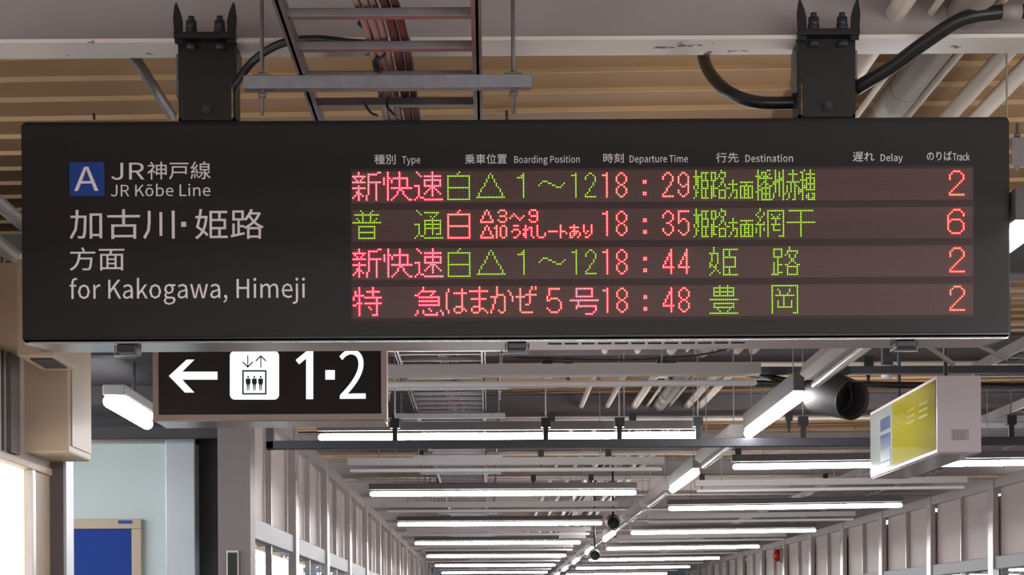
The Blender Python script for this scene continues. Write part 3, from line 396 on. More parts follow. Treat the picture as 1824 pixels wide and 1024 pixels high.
tag(deck_ribs.build('lit_rib', M_RIBLIT, co), kind='stuff')

ZB = EYE + 1.81
def beam(n, y, w=0.165, x0=-5.5, x1=7.6, paint=None):
    m = MB()
    f = MB().box(x0, x1, y, y + w, ZB, ZB + 0.012)
    m.box(x0, x1, y + w / 2 - 0.005, y + w / 2 + 0.005, ZB + 0.012, ZB + 0.20)
    m.box(x0, x1, y, y + w, ZB + 0.20, ZB + 0.212)
    o = tag(m.build('trim_%d' % n, paint or M_BEAM), kind='structure')
    f.build('bottom_flange', M_FLANGELIT if y < 9 else (paint or M_BEAM), o)
NB = 1
for y in (-4.1, -0.7, 2.65, 5.985): beam(NB, y, paint=M_BEAMW); NB += 1
for k in range(-1, 15): beam(NB, 13.45 + 3.4 * k, 0.2, paint=M_BEAMD if k < 2 else None); NB += 1

# corridor walls: frame posts, mullions, panels over windows, built bay by bay
def wall(name, x, sgn, ys, ytop=ZB - 0.02):
    """x = inner face; sgn = +1 when the room lies towards +x"""
    w = tag(empty(name, (x, ys[0], 0)), kind='structure')
    def L(m): return m
    org = Vector((x, ys[0], 0))
    bay = ys[1] - ys[0]
    def mesh(fn, nm, m):
        mb = MB(); fn(mb)
        bmesh.ops.recalc_face_normals(mb.bm, faces=mb.bm.faces[:])
        me = bpy.data.meshes.new(nm); mb.bm.to_mesh(me); mb.bm.free(); me.materials.append(m); return me
    X = lambda a, b: (min(a * sgn, b * sgn), max(a * sgn, b * sgn))
    p = mesh(lambda mb: mb.box(*X(0.0, 0.075), 0, 0.24, 0, ytop, 0.006), 'post', M_ALU)
    mu = mesh(lambda mb: mb.box(*X(-0.02, 0.03), -0.02, 0.02, 0.9, ytop - 0.12), 'mullion', M_ALU)
    half = (bay - 0.24) / 2
    pa = mesh(lambda mb: mb.box(*X(-0.05, -0.03), 0.0, half - 0.02, 2.42, ytop - 0.12), 'panel', M_PANEL)
    ra = mesh(lambda mb: mb.box(*X(-0.03, 0.05), 0.0, half * 2, 2.26, 2.42, 0.008), 'rail', M_RAIL)
    tr = mesh(lambda mb: mb.box(*X(-0.04, 0.05), 0.0, half * 2, ytop - 0.12, ytop), 'head_rail', M_ALU)
    gl = mesh(lambda mb: mb.box(*X(-0.032, -0.024), 0.0, half - 0.02, 0.9, 2.26), 'pane', M_GLASS)
    lo = mesh(lambda mb: mb.box(*X(-0.06, 0.0), 0.0, half * 2, 0.0, 0.9), 'lower_panel', M_PANEL)
    def put(nm, me, y):
        o = link(nm, me, None, w); o.location = (0, y - ys[0], 0); return o
    for i, y in enumerate(ys):
        if i or name != 'wall_left': put('post', p, y)
        if i == len(ys) - 1: break
        put('mullion', mu, y + 0.24 + half)
        for q in (0, 1):
            put('panel', pa, y + 0.24 + q * (half + 0.01) + (0.01 if q else 0))
            put('pane', gl, y + 0.24 + q * (half + 0.01) + (0.01 if q else 0))
        put('rail', ra, y + 0.24); put('head_rail', tr, y + 0.24); put('lower_panel', lo, y + 0.24)
    return w
wall('wall_left', -1.81, 1, [14.05 + 3.4 * k for k in range(15)])
wall('wall_right', 6.35, -1, [-6.55 + 3.4 * k for k in range(21)])
wall('wall_left_near', -1.86, 1, [-6.6 + 3.5 * k for k in range(4)], 2.98)
lw = tag(empty('window_1', (-1.9, 4.2, 0)), kind='structure')
def wpart(mb, nm, mm, label=None):
    o = mb.build(nm, mm, lw); o.location = -lw.location
    if label: o['label'] = label
wpart(MB().box(-1.95, -1.81, 4.16, 7.98, 2.255, 2.98), 'panel_above', M_PANEL)
wpart(MB().box(-1.95, -1.80, 4.16, 7.98, 2.225, 2.255, 0.004), 'head', M_BOX)
wpart(MB().box(-1.95, -1.81, 7.66, 7.98, 0, 2.225, 0.004), 'jamb', M_BOX)
wpart(MB().box(-1.825, -1.795, 7.62, 7.67, 0, 2.225, 0.004), 'jamb_bead', M_ALU)
wpart(MB().box(-1.95, -1.81, 4.16, 7.66, 0, 0.6), 'sill_wall', M_BOX)
wpart(MB().box(-1.86, -1.84, 4.16, 7.66, 0.6, 2.225), 'pane', M_LITPANE, 'bright white frosted pane')
wpart(MB().box(-1.82, -1.79, 7.26, 7.40, 2.26, 2.98, 0.003), 'upper_post', M_POST)
wpart(MB().box(-1.812, -1.806, 7.19, 7.22, 2.26, 2.98), 'upper_joint', M_DARKC)
ow = tag(empty('wall_outer_right', (7.6, 24.6, 0)), kind='structure')
o = MB().box(7.7, 7.8, 24.6, 62, 0, 3.5).build('backing', M_PANEL, ow); o.location = -ow.location
_m = MB().box(-0.06, 0.0, -0.05, 0.05, 0, 3.4); _me = bpy.data.meshes.new('upright'); _m.bm.to_mesh(_me); _m.bm.free(); _me.materials.append(M_DARKC)
for k in range(34):
    o = link('upright', _me, None, ow); o.location = (0.1, 0.2 + 1.1 * k, 0)
wb = MB().box(-6, 8, 62.5, 62.6, 0, ZD + 0.1)
tag(wb.build('wall_far', mat('bluish_grey_wall', srgb(120, 130, 142), 0.6)), kind='structure')
tag(MB().box(-6, 8, -8.1, -8.0, 0, ZD + 0.15).build('wall_back', M_PANEL), kind='structure')

# ------------------------------------------------------------------ alcove on the left with the notice board
alc = tag(empty('wall_alcove', (-3.0, 15.0, 0)), kind='structure')
AO = Vector((-3.0, 15.0, 0))
def apart(mb, name, m):
    o = mb.build(name, m, alc); o.location = -AO; return o
x_a = P(297, 900, 15.0).x; x_b = P(350, 900, 15.0).x; x_c = P(388, 900, 14.2).x
apart(MB().box(-6.0, x_a, 15.0, 15.15, 0, 3.02), 'wall_panel', M_CYAN)
apart(MB().box(-6.0, x_b, 14.97, 15.15, 3.02, 3.12), 'head_rail', M_ALU)
apart(MB().box(x_a, x_b, 14.93, 15.15, 0, 3.10, 0.01), 'column_cladding', M_SILV)
apart(MB().box(x_b - 0.3, x_c + 0.08, 15.2, 15.3, 0, 3.5), 'recess_back', M_DARKC)
apart(MB().box(x_c, -1.749, 14.2, 14.5, 0, 3.45, 0.006), 'pier', M_PIERG)
tag(MB().box(-6.0, -1.86, 8.05, 15.2, 3.16, 3.24).build('ceiling_alcove', M_DARKC), kind='structure')
tag(MB().box(-6.1, -6.0, 8.0, 15.2, 0, 3.3).build('wall_alcove_side', M_CYAN), kind='structure')
for i, (yy, zz, hh) in enumerate(((10.1, 3.02, 0.14), (12.5, 3.04, 0.12), (14.3, 3.0, 0.08))):
    tag(MB().box(-6.0, -1.86, yy, yy + 0.12, zz, zz + hh).build('trim_%d' % NB, M_DARKC), kind='structure'); NB += 1
fas = MB().box(-1.87, -1.80, 8.2, 14.5, 3.14, 3.42)
tag(fas.build('trim_%d' % NB, M_DARKC), kind='structure'); NB += 1

nb = empty('notice_board', (-3.1, 14.96, 1.6))
tag(nb, 'blue felt notice board in a beige frame on the pale alcove wall', 'notice board')
def child(mb, name, m, parent, label=None):
    o = mb.build(name, m, parent); o.location = -parent.location
    if label: o['label'] = label
    return o
a = P(120, 925, 14.95); c = P(252, 925, 14.95); fi = 0.075
x0, x1, z1 = -4.6, c.x, a.z
fr = MB()
fr.box(x0, x1, 14.93, 14.995, z1 - fi, z1, 0.006).box(x1 - fi, x1, 14.93, 14.995, z1 - 1.1, z1 - fi, 0.006)
fr.box(x0, x0 + fi, 14.93, 14.995, z1 - 1.1, z1 - fi, 0.006).box(x0, x1, 14.93, 14.995, z1 - 1.1 - fi, z1 - 1.1, 0.006)
child(fr, 'frame', M_BOX, nb)
child(MB().box(x0 + fi, x1 - fi, 14.965, 14.99, z1 - 1.1, z1 - fi), 'felt', M_BLUE, nb)
q = P(222, 930, 14.93)
child(MB().box(q.x - 0.05, q.x + 0.06, 14.926, 14.93, q.z - 0.012, q.z + 0.014), 'sticker', M_BADGE, nb, 'small blue sticker on the frame')

sp = empty('small_sign_plate', (-1.98, 14.19, 1.7))
tag(sp, 'small dark plate in a bright frame low on the grey pier', 'sign')
a = P(404, 980, 14.2); b = P(426, 980, 14.2)
child(MB().box(a.x, b.x, 14.17, 14.2, a.z - 0.5, a.z, 0.004), 'frame', M_ALU, sp)
child(MB().box(a.x + 0.012, b.x - 0.012, 14.162, 14.172, a.z - 0.48, a.z - 0.018), 'plate', M_CASED, sp)

# near left: beige boxes, dark post
t = empty('cable_box', (-1.76, 7.6, 2.3))
tag(t, 'lower beige steel box on the left wall above the bright window', 'box')
zt, zb_ = P(35, 455, 7.6).z, P(120, 806, 7.55).z
xb0, xb1 = P(36, 700, 7.55).x, P(122, 700, 7.55).x
child(MB().box(xb0, xb1, 7.55, 7.97, zb_, zt, 0.008), 'housing', M_BOX, t)
child(MB().box(xb1, xb1 + 0.006, 7.59, 7.95, zb_ + 0.03, zt - 0.02), 'side_cover', M_BOX, t)
child(MB().box(xb1 + 0.004, xb1 + 0.012, 7.64, 7.67, zb_ + 0.78, zb_ + 0.98), 'cover_slot', M_DARKC, t)
t = empty('cable_box', (-1.7, 7.1, 2.6))
tag(t, 'upper beige steel box nearest the left end of the departure board', 'box')
zu = P(95, 634, 7.0).z; xu = P(97, 630, 7.0).x
child(MB().box(P(29, 500, 7.0).x, xu, 7.0, 7.4, zu, P(30, 461, 7.0).z, 0.008), 'housing', M_BOX, t)
child(MB().box(-1.81, P(30, 500, 7.0).x, 7.06, 7.34, zu + 0.05, zu + 0.35), 'mounting_plate', M_BOX, t)
child(MB().box(xu - 0.10, xu - 0.02, 7.05, 7.30, zu - 0.006, zu), 'vent_slot', M_DARKC, t)
t = empty('frame_post', (-1.8, 8.0, 0))
tag(t, 'mauve grey steel post at the end of the bright left window', 'post')
pa_, pb_ = P(86, 900, 8.0).x, P(113, 900, 8.0).x
child(MB().box(pa_, pb_, 8.0, 8.14, 0, 3.0, 0.004), 'shaft', M_POST, t)
child(MB().box(pb_, pb_ + 0.012, 8.0, 8.14, 0, 3.0), 'edge_strip', M_SILV, t)
# rails under the roof edge on the left
for i, (dx, h, r, mm, lab) in enumerate(((-1.93, 1.30, 0.03, M_PIPEG, 'lowest grey pipe along the top of the left wall'),
        (-1.93, 1.50, 0.045, M_PIPEG, 'thick middle grey pipe along the top of the left wall'),
        (-1.93, 1.68, 0.03, M_PIPEG, 'highest grey pipe along the top of the left wall'))):
    tag(MB((dx, 0, EYE + h)).tube([(dx, -6, EYE + h), (dx, 8.3, EYE + h)], r, 12).build('wall_pipe', mm), lab, 'pipe', 'pipes along the left wall')

# ------------------------------------------------------------------ departure board
YB = 6.0
def BX(px): return (px - CX) / F * YB
def BZ(py): return EYE + (CY - py) / F * YB
def U(px, py):                        # photo pixel -> upright board pixel
    u, v = px - CX, CY - py
    u, v = u + ROLL * v, v - ROLL * u
    return CX + u, CY - v
board = empty('departure_board', (BX(918), YB, BZ(608)))
tag(board, 'long charcoal departure board with four rows of glowing LED text', 'departure board')
def bchild(mb, name, m, label=None, parent=None, kind=None):
    o = mb.build(name, m, parent or board)
    if parent is None or parent is board: o.location = -board.location
    if label: o['label'] = label
    if kind: o['kind'] = kind
    return o
# outline in upright pixels
lx = U(38.5, 412)[0]; rx = U(1799, 405)[0]; ty = (U(38, 217)[1] + U(1798, 208)[1]) / 2; by = (U(40, 608)[1] + U(1800, 603)[1]) / 2
XL, XR, ZT, ZBt = BX(lx), BX(rx), BZ(ty), BZ(by)
def rrect(x0, x1, z0, z1, r, n=5):
    out = []
    for cx, cz, a0 in ((x1 - r, z1 - r, 0), (x0 + r, z1 - r, 90), (x0 + r, z0 + r, 180), (x1 - r, z0 + r, 270)):
        for k in range(n + 1):
            a = math.radians(a0 + 90 * k / n); out.append((cx + r * math.cos(a), cz + r * math.sin(a)))
    return out
bchild(MB().poly(rrect(XL, XR, ZBt, ZT, 0.016), YB + 0.004, YB + 0.20), 'casing', M_CASED)
bchild(MB().poly(rrect(XL + 0.004, XR - 0.004, ZBt + 0.016, ZT - 0.014, 0.006), YB - 0.002, YB + 0.006), 'front_panel', M_CASE)
# polished tray under the casing
tm = MB(); b = tm.bm
A = [b.verts.new(p) for p in ((XL + 0.006, YB + 0.004, ZBt - 0.003), (XR - 0.006, YB + 0.004, ZBt - 0.003), (XR - 0.05, YB + 0.20, ZBt - 0.003), (XL + 0.06, YB + 0.20, ZBt - 0.003))]
A2 = [b.verts.new(v.co + Vector((0, 0, 0.012))) for v in A]
b.faces.new(A); b.faces.new(A2[::-1])
for i in range(4): b.faces.new([A[i], A[(i + 1) % 4], A2[(i + 1) % 4], A2[i]])
bchild(tm, 'tray', M_TRAY)
bchild(MB().box(XL + 0.02, XR - 0.02, YB + 0.000, YB + 0.006, ZBt - 0.001, ZBt + 0.002), 'rim_strip', M_RAIL)
for k in range(12):
    xx = BX(980 + k * 30)
    bchild(MB().box(xx, xx + 0.042, YB + 0.06, YB + 0.068, ZBt - 0.0055, ZBt - 0.002), 'slot', M_CASED)
for px in (222, 921, 1617):
    xx = BX(U(px, 615)[0])
    lt = bchild(MB().box(xx - 0.030, xx + 0.030, YB + 0.02, YB + 0.13, ZBt - 0.028, ZBt - 0.003, 0.005), 'latch', M_BLACKGLOSS, 'black latch under the board')
    o = MB().tube([(xx - 0.036, YB + 0.03, ZBt - 0.006), (xx - 0.036, YB + 0.03, ZBt - 0.038), (xx + 0.036, YB + 0.03, ZBt - 0.038), (xx + 0.036, YB + 0.03, ZBt - 0.006)], 0.0035, 6).build('latch_bail', M_GALV, lt)
for px in (640, 1190):
    xx = BX(px)
    bchild(MB().box(xx - 0.08, xx + 0.08, YB + 0.05, YB + 0.1, ZT, ZT + 0.006).box(xx - 0.03, xx + 0.05, YB + 0.05, YB + 0.08, ZT + 0.006, ZT + 0.010), 'top_handle', M_POST)
# LED bay
C0 = U(639.2, 308.34); GX = 3.449; GY = 3.46; ROWP = 68.35
def gx(c): return BX(C0[0] + (c - 3) * GX)
def gz(row, r): return BZ(C0[1] + row * ROWP + r * GY)
bchild(MB().box(gx(-1.4), gx(320.6), YB - 0.0035, YB - 0.001, gz(3, 17.3), gz(0, -2.0)), 'led_bay', M_LEDBASE)

def dome_mesh(cells, r, seg, rings, h, y0):
    vs, fs = [], []
    for (x, z) in cells:
        base = len(vs)
        vs.append((x, y0 - h, z))
        for j in range(1, rings + 1):
            a = math.pi / 2 * j / rings
            for k in range(seg):
                t = 2 * math.pi * (k + 0.5) / seg
                vs.append((x + r * math.sin(a) * math.cos(t), y0 - h * math.cos(a), z + r * math.sin(a) * math.sin(t)))
        for k in range(seg): fs.append((base, base + 1 + k, base + 1 + (k + 1) % seg))
        for j in range(rings - 1):
            p = base + 1 + j * seg; q = p + seg
            for k in range(seg): fs.append((p + k, q + k, q + (k + 1) % seg, p + (k + 1) % seg))
    me = bpy.data.meshes.new('domes'); me.from_pydata(vs, [], fs)
    me.polygons.foreach_set('use_smooth', [True] * len(me.polygons)); me.update()
    return me
PD = GX / F * YB
for row, fields in enumerate(LINES):
    pm = bchild(MB().box(gx(-0.55), gx(319.6), YB - 0.0055, YB - 0.003, gz(row, 15.6), gz(row, -0.55)), 'led_panel', M_LEDFACE)
    lit = {c for _, d, _ in fields for c in d}
    cells = [(gx(c), gz(row, r)) for c in range(320) for r in range(16) if (c, r) not in lit]
    o = link('unlit_led', dome_mesh(cells, PD * 0.36, 6, 1, PD * 0.2, YB - 0.0056), M_LEDDOT, pm); o['kind'] = 'stuff'
    for colr, d, lab in fields:
        cells = [(gx(c), gz(row, r)) for c, r in d]
        o = link('glowing_lettering', dome_mesh(cells, PD * 0.45, 8, 4, PD * 0.42, YB - 0.0056), LEDM[colr], pm)
        o['kind'] = 'stuff'; o['label'] = lab

def lettering(key, x0, y0, x1, y1, m, parent, yb=YB, fX=None, name='lettering', label=None, org=None, thick=0.0012, yfront=None, upright=False):
    """contours baked in GLYPH fitted to the photo box (x0,y0)-(x1,y1)"""
    M, enc = GLYPH[key]
    if not upright:
        a = U(x0, (y0 + y1) / 2)[0]; b_ = U(x1, (y0 + y1) / 2)[0]; c_ = U((x0 + x1) / 2, y0)[1]; d_ = U((x0 + x1) / 2, y1)[1]
    else: a, c_, b_, d_ = x0, y0, x1, y1
    s = yb / F
    cu = bpy.data.curves.new(key, 'CURVE'); cu.dimensions = '2D'; cu.fill_mode = 'BOTH'; cu.extrude = thick / 2
    for l in enc.split('|'):
        pts = [tuple(map(int, t.split(','))) for t in l.split()]
        sp_ = cu.splines.new('POLY'); sp_.points.add(len(pts) - 1); sp_.use_cyclic_u = True
        for k, (u, v) in enumerate(pts):
            sp_.points[k].co = ((a + (b_ - a) * u / M - CX) * s, (CY - (d_ + (c_ - d_) * v / 1000)) * s + EYE, 0, 1)
    tmp = bpy.data.objects.new('tmp', cu); COL.objects.link(tmp)
    dg = bpy.context.evaluated_depsgraph_get(); dg.update()
    me = bpy.data.meshes.new_from_object(tmp.evaluated_get(dg))
    bpy.data.objects.remove(tmp); bpy.data.curves.remove(cu)
    yf = yb if yfront is None else yfront
    for v in me.vertices:
        v.co = (v.co.x, yf - thick / 2 - v.co.z, v.co.y)
    me.materials.clear()
    o = link(name, me, m, parent)
    o.location = -(org if org is not None else parent.location)
    if label: o['label'] = label
    return o
YT = YB - 0.002
for key, x0, y0, x1, y1, lab in (
    ('shubetsu', 666.6, 275.6, 704.6, 292.8, 'small print 種別'), ('type', 716.2, 278.6, 748.7, 295.3, 'small print Type'),
    ('norikuchi', 828.3, 274.6, 902.7, 292.2, 'small print 乗車位置'), ('boarding', 915.9, 277.2, 1032.4, 294.4, 'small print Boarding Position'),
    ('jikoku', 1074.6, 273.4, 1110.8, 290.2, 'small print 時刻'), ('departure', 1121.6, 276.3, 1225.1, 293.1, 'small print Departure Time'),
    ('yukisaki', 1275.1, 272.3, 1315.4, 289.6, 'small print 行先'), ('destination', 1327.6, 275.2, 1412.2, 288.8, 'small print Destination'),
    ('okure', 1518.9, 270.9, 1556.9, 287.7, 'small print 遅れ'), ('delay', 1568.3, 273.9, 1607.6, 291.1, 'small print Delay'),
    ('noriba', 1650.6, 269.8, 1694.8, 286.2, 'small print のりば'), ('track', 1696.8, 272.3, 1726.6, 286.4, 'small print Track'),
    ('jr_big', 198.3, 290.3, 257.2, 320.5, 'print JR'), ('kobesen', 262.8, 288.2, 375.4, 319.8, 'print 神戸線'),
    ('jr_kobe', 197.5, 327.4, 375.0, 350.0, 'print JR Kōbe Line'), ('kakogawa', 124.4, 373.0, 311.4, 426.2, 'large print 加古川'),
    ('himeji', 347.5, 372.6, 470.0, 426.0, 'large print 姫路'), ('homen', 124.4, 440.5, 222.0, 482.0, 'print 方面'),
    ('for_line', 124.4, 494.2, 543.4, 542.8, 'print for Kakogawa, Himeji')):
    lettering(key, x0, y0, x1, y1, M_TEXT, board, label=lab, yfront=YT)
a = U(323, 395.5); c = U(331.8, 404.2)
bchild(MB().box(BX(a[0]), BX(c[0]), YT - 0.0012, YT, BZ(c[1]), BZ(a[1])), 'lettering', M_TEXT, 'middle dot between the two place names')
a = U(124.4, 289.4); c = U(186.3, 349.0)
bg = bchild(MB().box(BX(a[0]), BX(c[0]), YT - 0.001, YT, BZ(c[1]), BZ(a[1])), 'route_badge', M_BADGE, 'blue square badge')
lettering('route_a', 132.6, 297.4, 175.8, 340.4, M_TEXT, bg, label='white letter A', yfront=YT - 0.001, org=Vector((0, 0, 0)))

# ------------------------------------------------------------------ the two black hanging brackets
def bracket(pxc, which):
    xc = BX(pxc); w = BX(CX + 50.5)
    t = empty('hanging_bracket', (xc, YB + 0.05, ZT))
    tag(t, 'black steel hanging bracket with pointed ears over the %s of the departure board' % which, 'bracket', 'brackets carrying the departure board')
    zt = BZ(62)
    f = MB(); hw = w * 0.86
    f.poly([(xc - hw, ZT), (xc + hw, ZT), (xc + hw * 1.0, BZ(150)), (xc + w, BZ(140)), (xc + w, zt), (xc - w, zt), (xc - w, BZ(140)), (xc - hw, BZ(150))][::-1], YB - 0.012, YB - 0.004)
    f.box(xc - w, xc - w + 0.008, YB - 0.006, YB + 0.11, ZT, zt).box(xc + w - 0.008, xc + w, YB - 0.006, YB + 0.11, ZT, zt)
    child(f, 'column', M_BLACK, t)
    child(MB().box(xc - w - 0.006, xc + w + 0.006, YB - 0.06, YB + 0.02, BZ(75), BZ(64), 0.002), 'clamp_plate', M_BLACK, t)
    child(MB().box(xc - w, xc + w, YB - 0.006, YB + 0.12, ZT, ZT + 0.008), 'foot_plate', M_BLACK, t)
    for s in (-1, 1):
        ex = xc + s * (w - 0.004); hgt = BZ(8) - BZ(75)
        e0 = ex - s * 0.0; q = YB / F
        prof = [(e0 + s * 5 * q, BZ(82)), (e0 + s * 8 * q, BZ(36)), (e0 + s * 5 * q, BZ(13)), (e0 + s * 2 * q, BZ(9)), (e0 - s * 5 * q, BZ(26)), (e0 - s * 9 * q, BZ(42)), (e0 - s * 9 * q, BZ(82))]
        m = MB().poly(prof, YB - 0.045, YB - 0.037)
        child(m, 'ear', M_BLACK, t)
        bx_ = xc + s * 0.044
        bo = MB().hexa((bx_, YB - 0.03, BZ(64)), 0.018, 0.020, 'Z').tube([(bx_, YB - 0.03, BZ(58)), (bx_, YB - 0.03, BZ(40))], 0.0165, 10).tube([(bx_, YB - 0.03, BZ(41)), (bx_, YB - 0.03, BZ(32))], 0.010, 10)
        child(bo, 'bolt', M_DUCT, t)
        child(MB().hexa((bx_ + 0.002, YB - 0.03, BZ(91)), 0.016, 0.018, 'Z'), 'nut', M_DUCT, t)
    cb = MB().tube([(xc, YB - 0.014, BZ(196)), (xc, YB - 0.03, BZ(196))], 0.013, 12).hexa((xc, YB - 0.042, BZ(196)), 0.010, 0.014, 'Y')
    child(cb, 'lower_bolt', M_DUCT, t)
    child(MB().box(xc + w, xc + w + 0.012, YB + 0.02, YB + 0.06, BZ(140), BZ(90)), 'side_cleat', M_GALVD, t)
    child(MB().box(xc - w - 0.012, xc - w, YB + 0.02, YB + 0.06, BZ(165), BZ(90)), 'side_cleat', M_GALVD, t)
bracket(U(369, 130)[0], 'left part'); bracket(U(1472, 125)[0], 'right part')

# cables and conduits near the brackets
def pipe(name, pts, r, m, label, cat, group=None, n=14, smooth=True, parts=None):
    p = curve_pts(pts) if smooth else [Vector(q) for q in pts]
    mb = MB(p[0]); mb.tube(p, r, n)
    o = mb.build(name, m)
    return tag(o, label, cat, group)
pipe('flexible_conduit', [P(1524, 158, 6.08), P(1590, 118, 6.02), P(1650, 74, 5.95), P(1715, 34, 5.9), P(1780, 22, 5.9), P(1860, 20, 5.9)], 0.0225, M_BLACKGLOSS,
     'thick dark conduit rising to the top right corner from the right bracket', 'conduit')
t = pipe('conduit_clip', [P(1783, 22, 5.9), P(1818, 21, 5.9)], 0.0255, M_PIPEG, 'grey sleeve around the thick conduit at the top right corner', 'clip', smooth=False)
pipe('flexible_conduit', [P(1424, 183, 6.1), P(1350, 182, 6.12), P(1300, 165, 6.2), P(1268, 135, 6.35), P(1254, 105, 6.5), P(1252, 70, 6.6)], 0.020, M_BLACKGLOSS,
     'dark conduit looping down to the left side of the right bracket', 'conduit')
pipe('black_cable', [P(414, 158, 6.0), P(450, 110, 5.98), P(500, 78, 5.9), P(560, 70, 5.84), P(620, 76, 5.8), P(650, 78, 5.78)], [0.013] * 41, M_BLACKGLOSS,
     'thick black cable arching from the left bracket up to the cable ladder', 'cable')
pipe('diagonal_brace', [P(236, 96, 6.2), P(306, 206, 6.95)], 0.018, M_GALVD, 'grey slanting brace pipe beside the left bracket', 'brace', smooth=False)
pipe('cable_stub', [P(168, 213, 6.05), P(167, 202, 6.05)], 0.004, M_BLACKGLOSS, 'tiny black wire stub on top of the board near its left end', 'wire', smooth=False)

# ------------------------------------------------------------------ cable ladder with struts
ZL = EYE + 1.66
cl = empty('cable_ladder', (-0.28, 4.0, ZL))
tag(cl, 'long grey cable ladder running away overhead down the corridor', 'cable ladder')
xl, xr = -0.560, -0.020
for x, w in ((xl, 1), (xr, -1)):
    child(MB().box(x - 0.008, x + 0.008, -6, 60, ZL, ZL + 0.075).box(min(x, x + w * 0.02), max(x, x + w * 0.02), -6, 60, ZL, ZL + 0.004), 'rail', M_GALVD, cl)
rm = MB().box(xl, xr, -0.017, 0.017, 0.006, 0.030, 0.003)
bmesh.ops.recalc_face_normals(rm.bm, faces=rm.bm.faces[:])
rme = bpy.data.meshes.new('rung'); rm.bm.to_mesh(rme); rm.bm.free(); rme.materials.append(M_GALVD)
yy = 5.30 - 0.3 * 6
while yy < 30:
    o = link('rung', rme, None, cl); o.location = Vector((0, yy, ZL)) - cl.location; yy += 0.3
far = MB()
while yy < 60:
    far.box(xl, xr, yy - 0.017, yy + 0.017, ZL + 0.006, ZL + 0.030); yy += 0.3
o = child(far, 'rung', M_GALVD, cl); o['kind'] = 'stuff'

def strut(y, x0, x1, z, label, name='strut_channel', group='struts hung under the cable ladder', zc=None):
    t = empty(name, ((x0 + x1) / 2, y, z)); tag(t, label, 'strut', group)
    m = MB().box(x0, x1, y, y + 0.041, z, z + 0.041, 0.003).box(x0, x1, y - 0.002, y, z, z + 0.008)
    child(m, 'channel', M_GALV, t)
    for x in (x0 + 0.055, x1 - 0.055):
        r = child(MB().tube([(x, y + 0.02, z - 0.075), (x, y + 0.02, zc or (ZD + 0.02))], 0.0062, 8), 'threaded_rod', M_GALVD, t)
        child(MB().hexa((x, y + 0.02, z + 0.042), 0.013, 0.010).hexa((x, y + 0.02, z - 0.022), 0.013, 0.014), 'nut', M_GALVD, t)
        child(MB().box(x - 0.028, x + 0.028, y, y + 0.04, z + 0.041, z + 0.045), 'washer_plate', M_GALVD, t)
ys = 5.82; k = 0
sx0, sx1 = P(433, 150, 5.82).x, P(947, 150, 5.82).x
while ys < 40:
    strut(ys, sx0 - 0.0, sx1, ZL - 0.041, 'galvanised strut with two threaded rods just above the departure board' if k == 0 else
          'galvanised strut under the long cable ladder, %s beyond the departure board' % ORD[k - 1])
    ys += 1.86; k += 1
# cables lying on the ladder
for i, (off, r, m, lab) in enumerate(((0.0, 0.011, M_CABLEP, 'pinkish grey cable, leftmost of the bundle on the ladder'), (0.024, 0.011, M_CABLEP, 'pinkish grey cable, second from left of the bundle on the ladder'),
        (0.046, 0.009, M_CABLEP, 'thin pinkish grey cable in the middle of the ladder bundle'), (0.075, 0.014, M_CABLER, 'dark maroon cable in the ladder bundle'),
        (0.103, 0.012, M_CABLER, 'dark maroon cable, rightmost of the ladder bundle'))):
    z = ZL + 0.045
    pts = [(-0.38 + off, 4.2, z), (-0.37 + off, 5.0, z), (-0.345 + off, 5.4, z), (-0.335 + off, 5.9, z), (-0.335 + off, 6.6, z), (-0.32 + off, 8.5, z), (-0.3 + off, 14, z), (-0.3 + off, 30, z)]
    pipe('data_cable', pts, r, m, lab, 'cable', 'cables on the cable ladder', n=8)
pipe('cable_tie', [P(655, 195, 6.15), P(648, 182, 6.12), P(660, 200, 6.1), P(672, 206, 6.12)], 0.004, M_BLACKGLOSS, 'left black tie hanging below the cable ladder', 'cable tie')
pipe('cable_tie', [P(690, 178, 6.15), P(690, 190, 6.12), P(700, 202, 6.1), P(706, 206, 6.12)], 0.004, M_BLACKGLOSS, 'right black tie hanging below the cable ladder', 'cable tie')
pipe('black_cable', [P(640, 40, 5.6), P(668, 66, 5.66), P(684, 80, 5.72), P(682, 98, 5.75), P(668, 108, 5.8), P(676, 130, 5.9)], 0.008, M_BLACKGLOSS, 'black cable loop dropping through the near end of the ladder', 'cable')

# second ladder on the right, and a short one nearer
def ladder(name, x0, x1, y0, y1, z, label):
    t = empty(name, ((x0 + x1) / 2, y0, z)); tag(t, label, 'cable ladder')
    for x in (x0, x1): child(MB().box(x - 0.01, x + 0.01, y0, y1, z, z + 0.07), 'rail', M_GALVD, t)
    m = MB().box(x0, x1, -0.017, 0.017, 0.006, 0.030); bmesh.ops.recalc_face_normals(m.bm, faces=m.bm.faces[:])
    me = bpy.data.meshes.new('rung'); m.bm.to_mesh(me); m.bm.free(); me.materials.append(M_GALVD)
    y = y0 + 0.15
    while y < min(y1, y0 + 24):
        o = link('rung', me, None, t); o.location = Vector((0, y, z)) - t.location; y += 0.3
    if y < y1:
        f = MB()
        while y < y1: f.box(x0, x1, y - 0.017, y + 0.017, z + 0.006, z + 0.030); y += 0.3
        o = child(f, 'rung', M_GALVD, t); o['kind'] = 'stuff'
    for i, dx in enumerate((0.25, 0.4, 0.5)):
        child(MB().tube([(x0 + dx, y0, z + 0.05), (x0 + dx, y1, z + 0.05)], 0.02, 8), 'cable', M_PIPEG, t)
ladder('cable_ladder', 3.22, 3.92, 9.2, 13.0, ZL - 0.02, 'short cable ladder behind the yellow sign at the right edge')
ladder('cable_ladder', 4.05, 4.85, 13.6, 60, ZL - 0.04, 'cable ladder running away near the right hand wall')
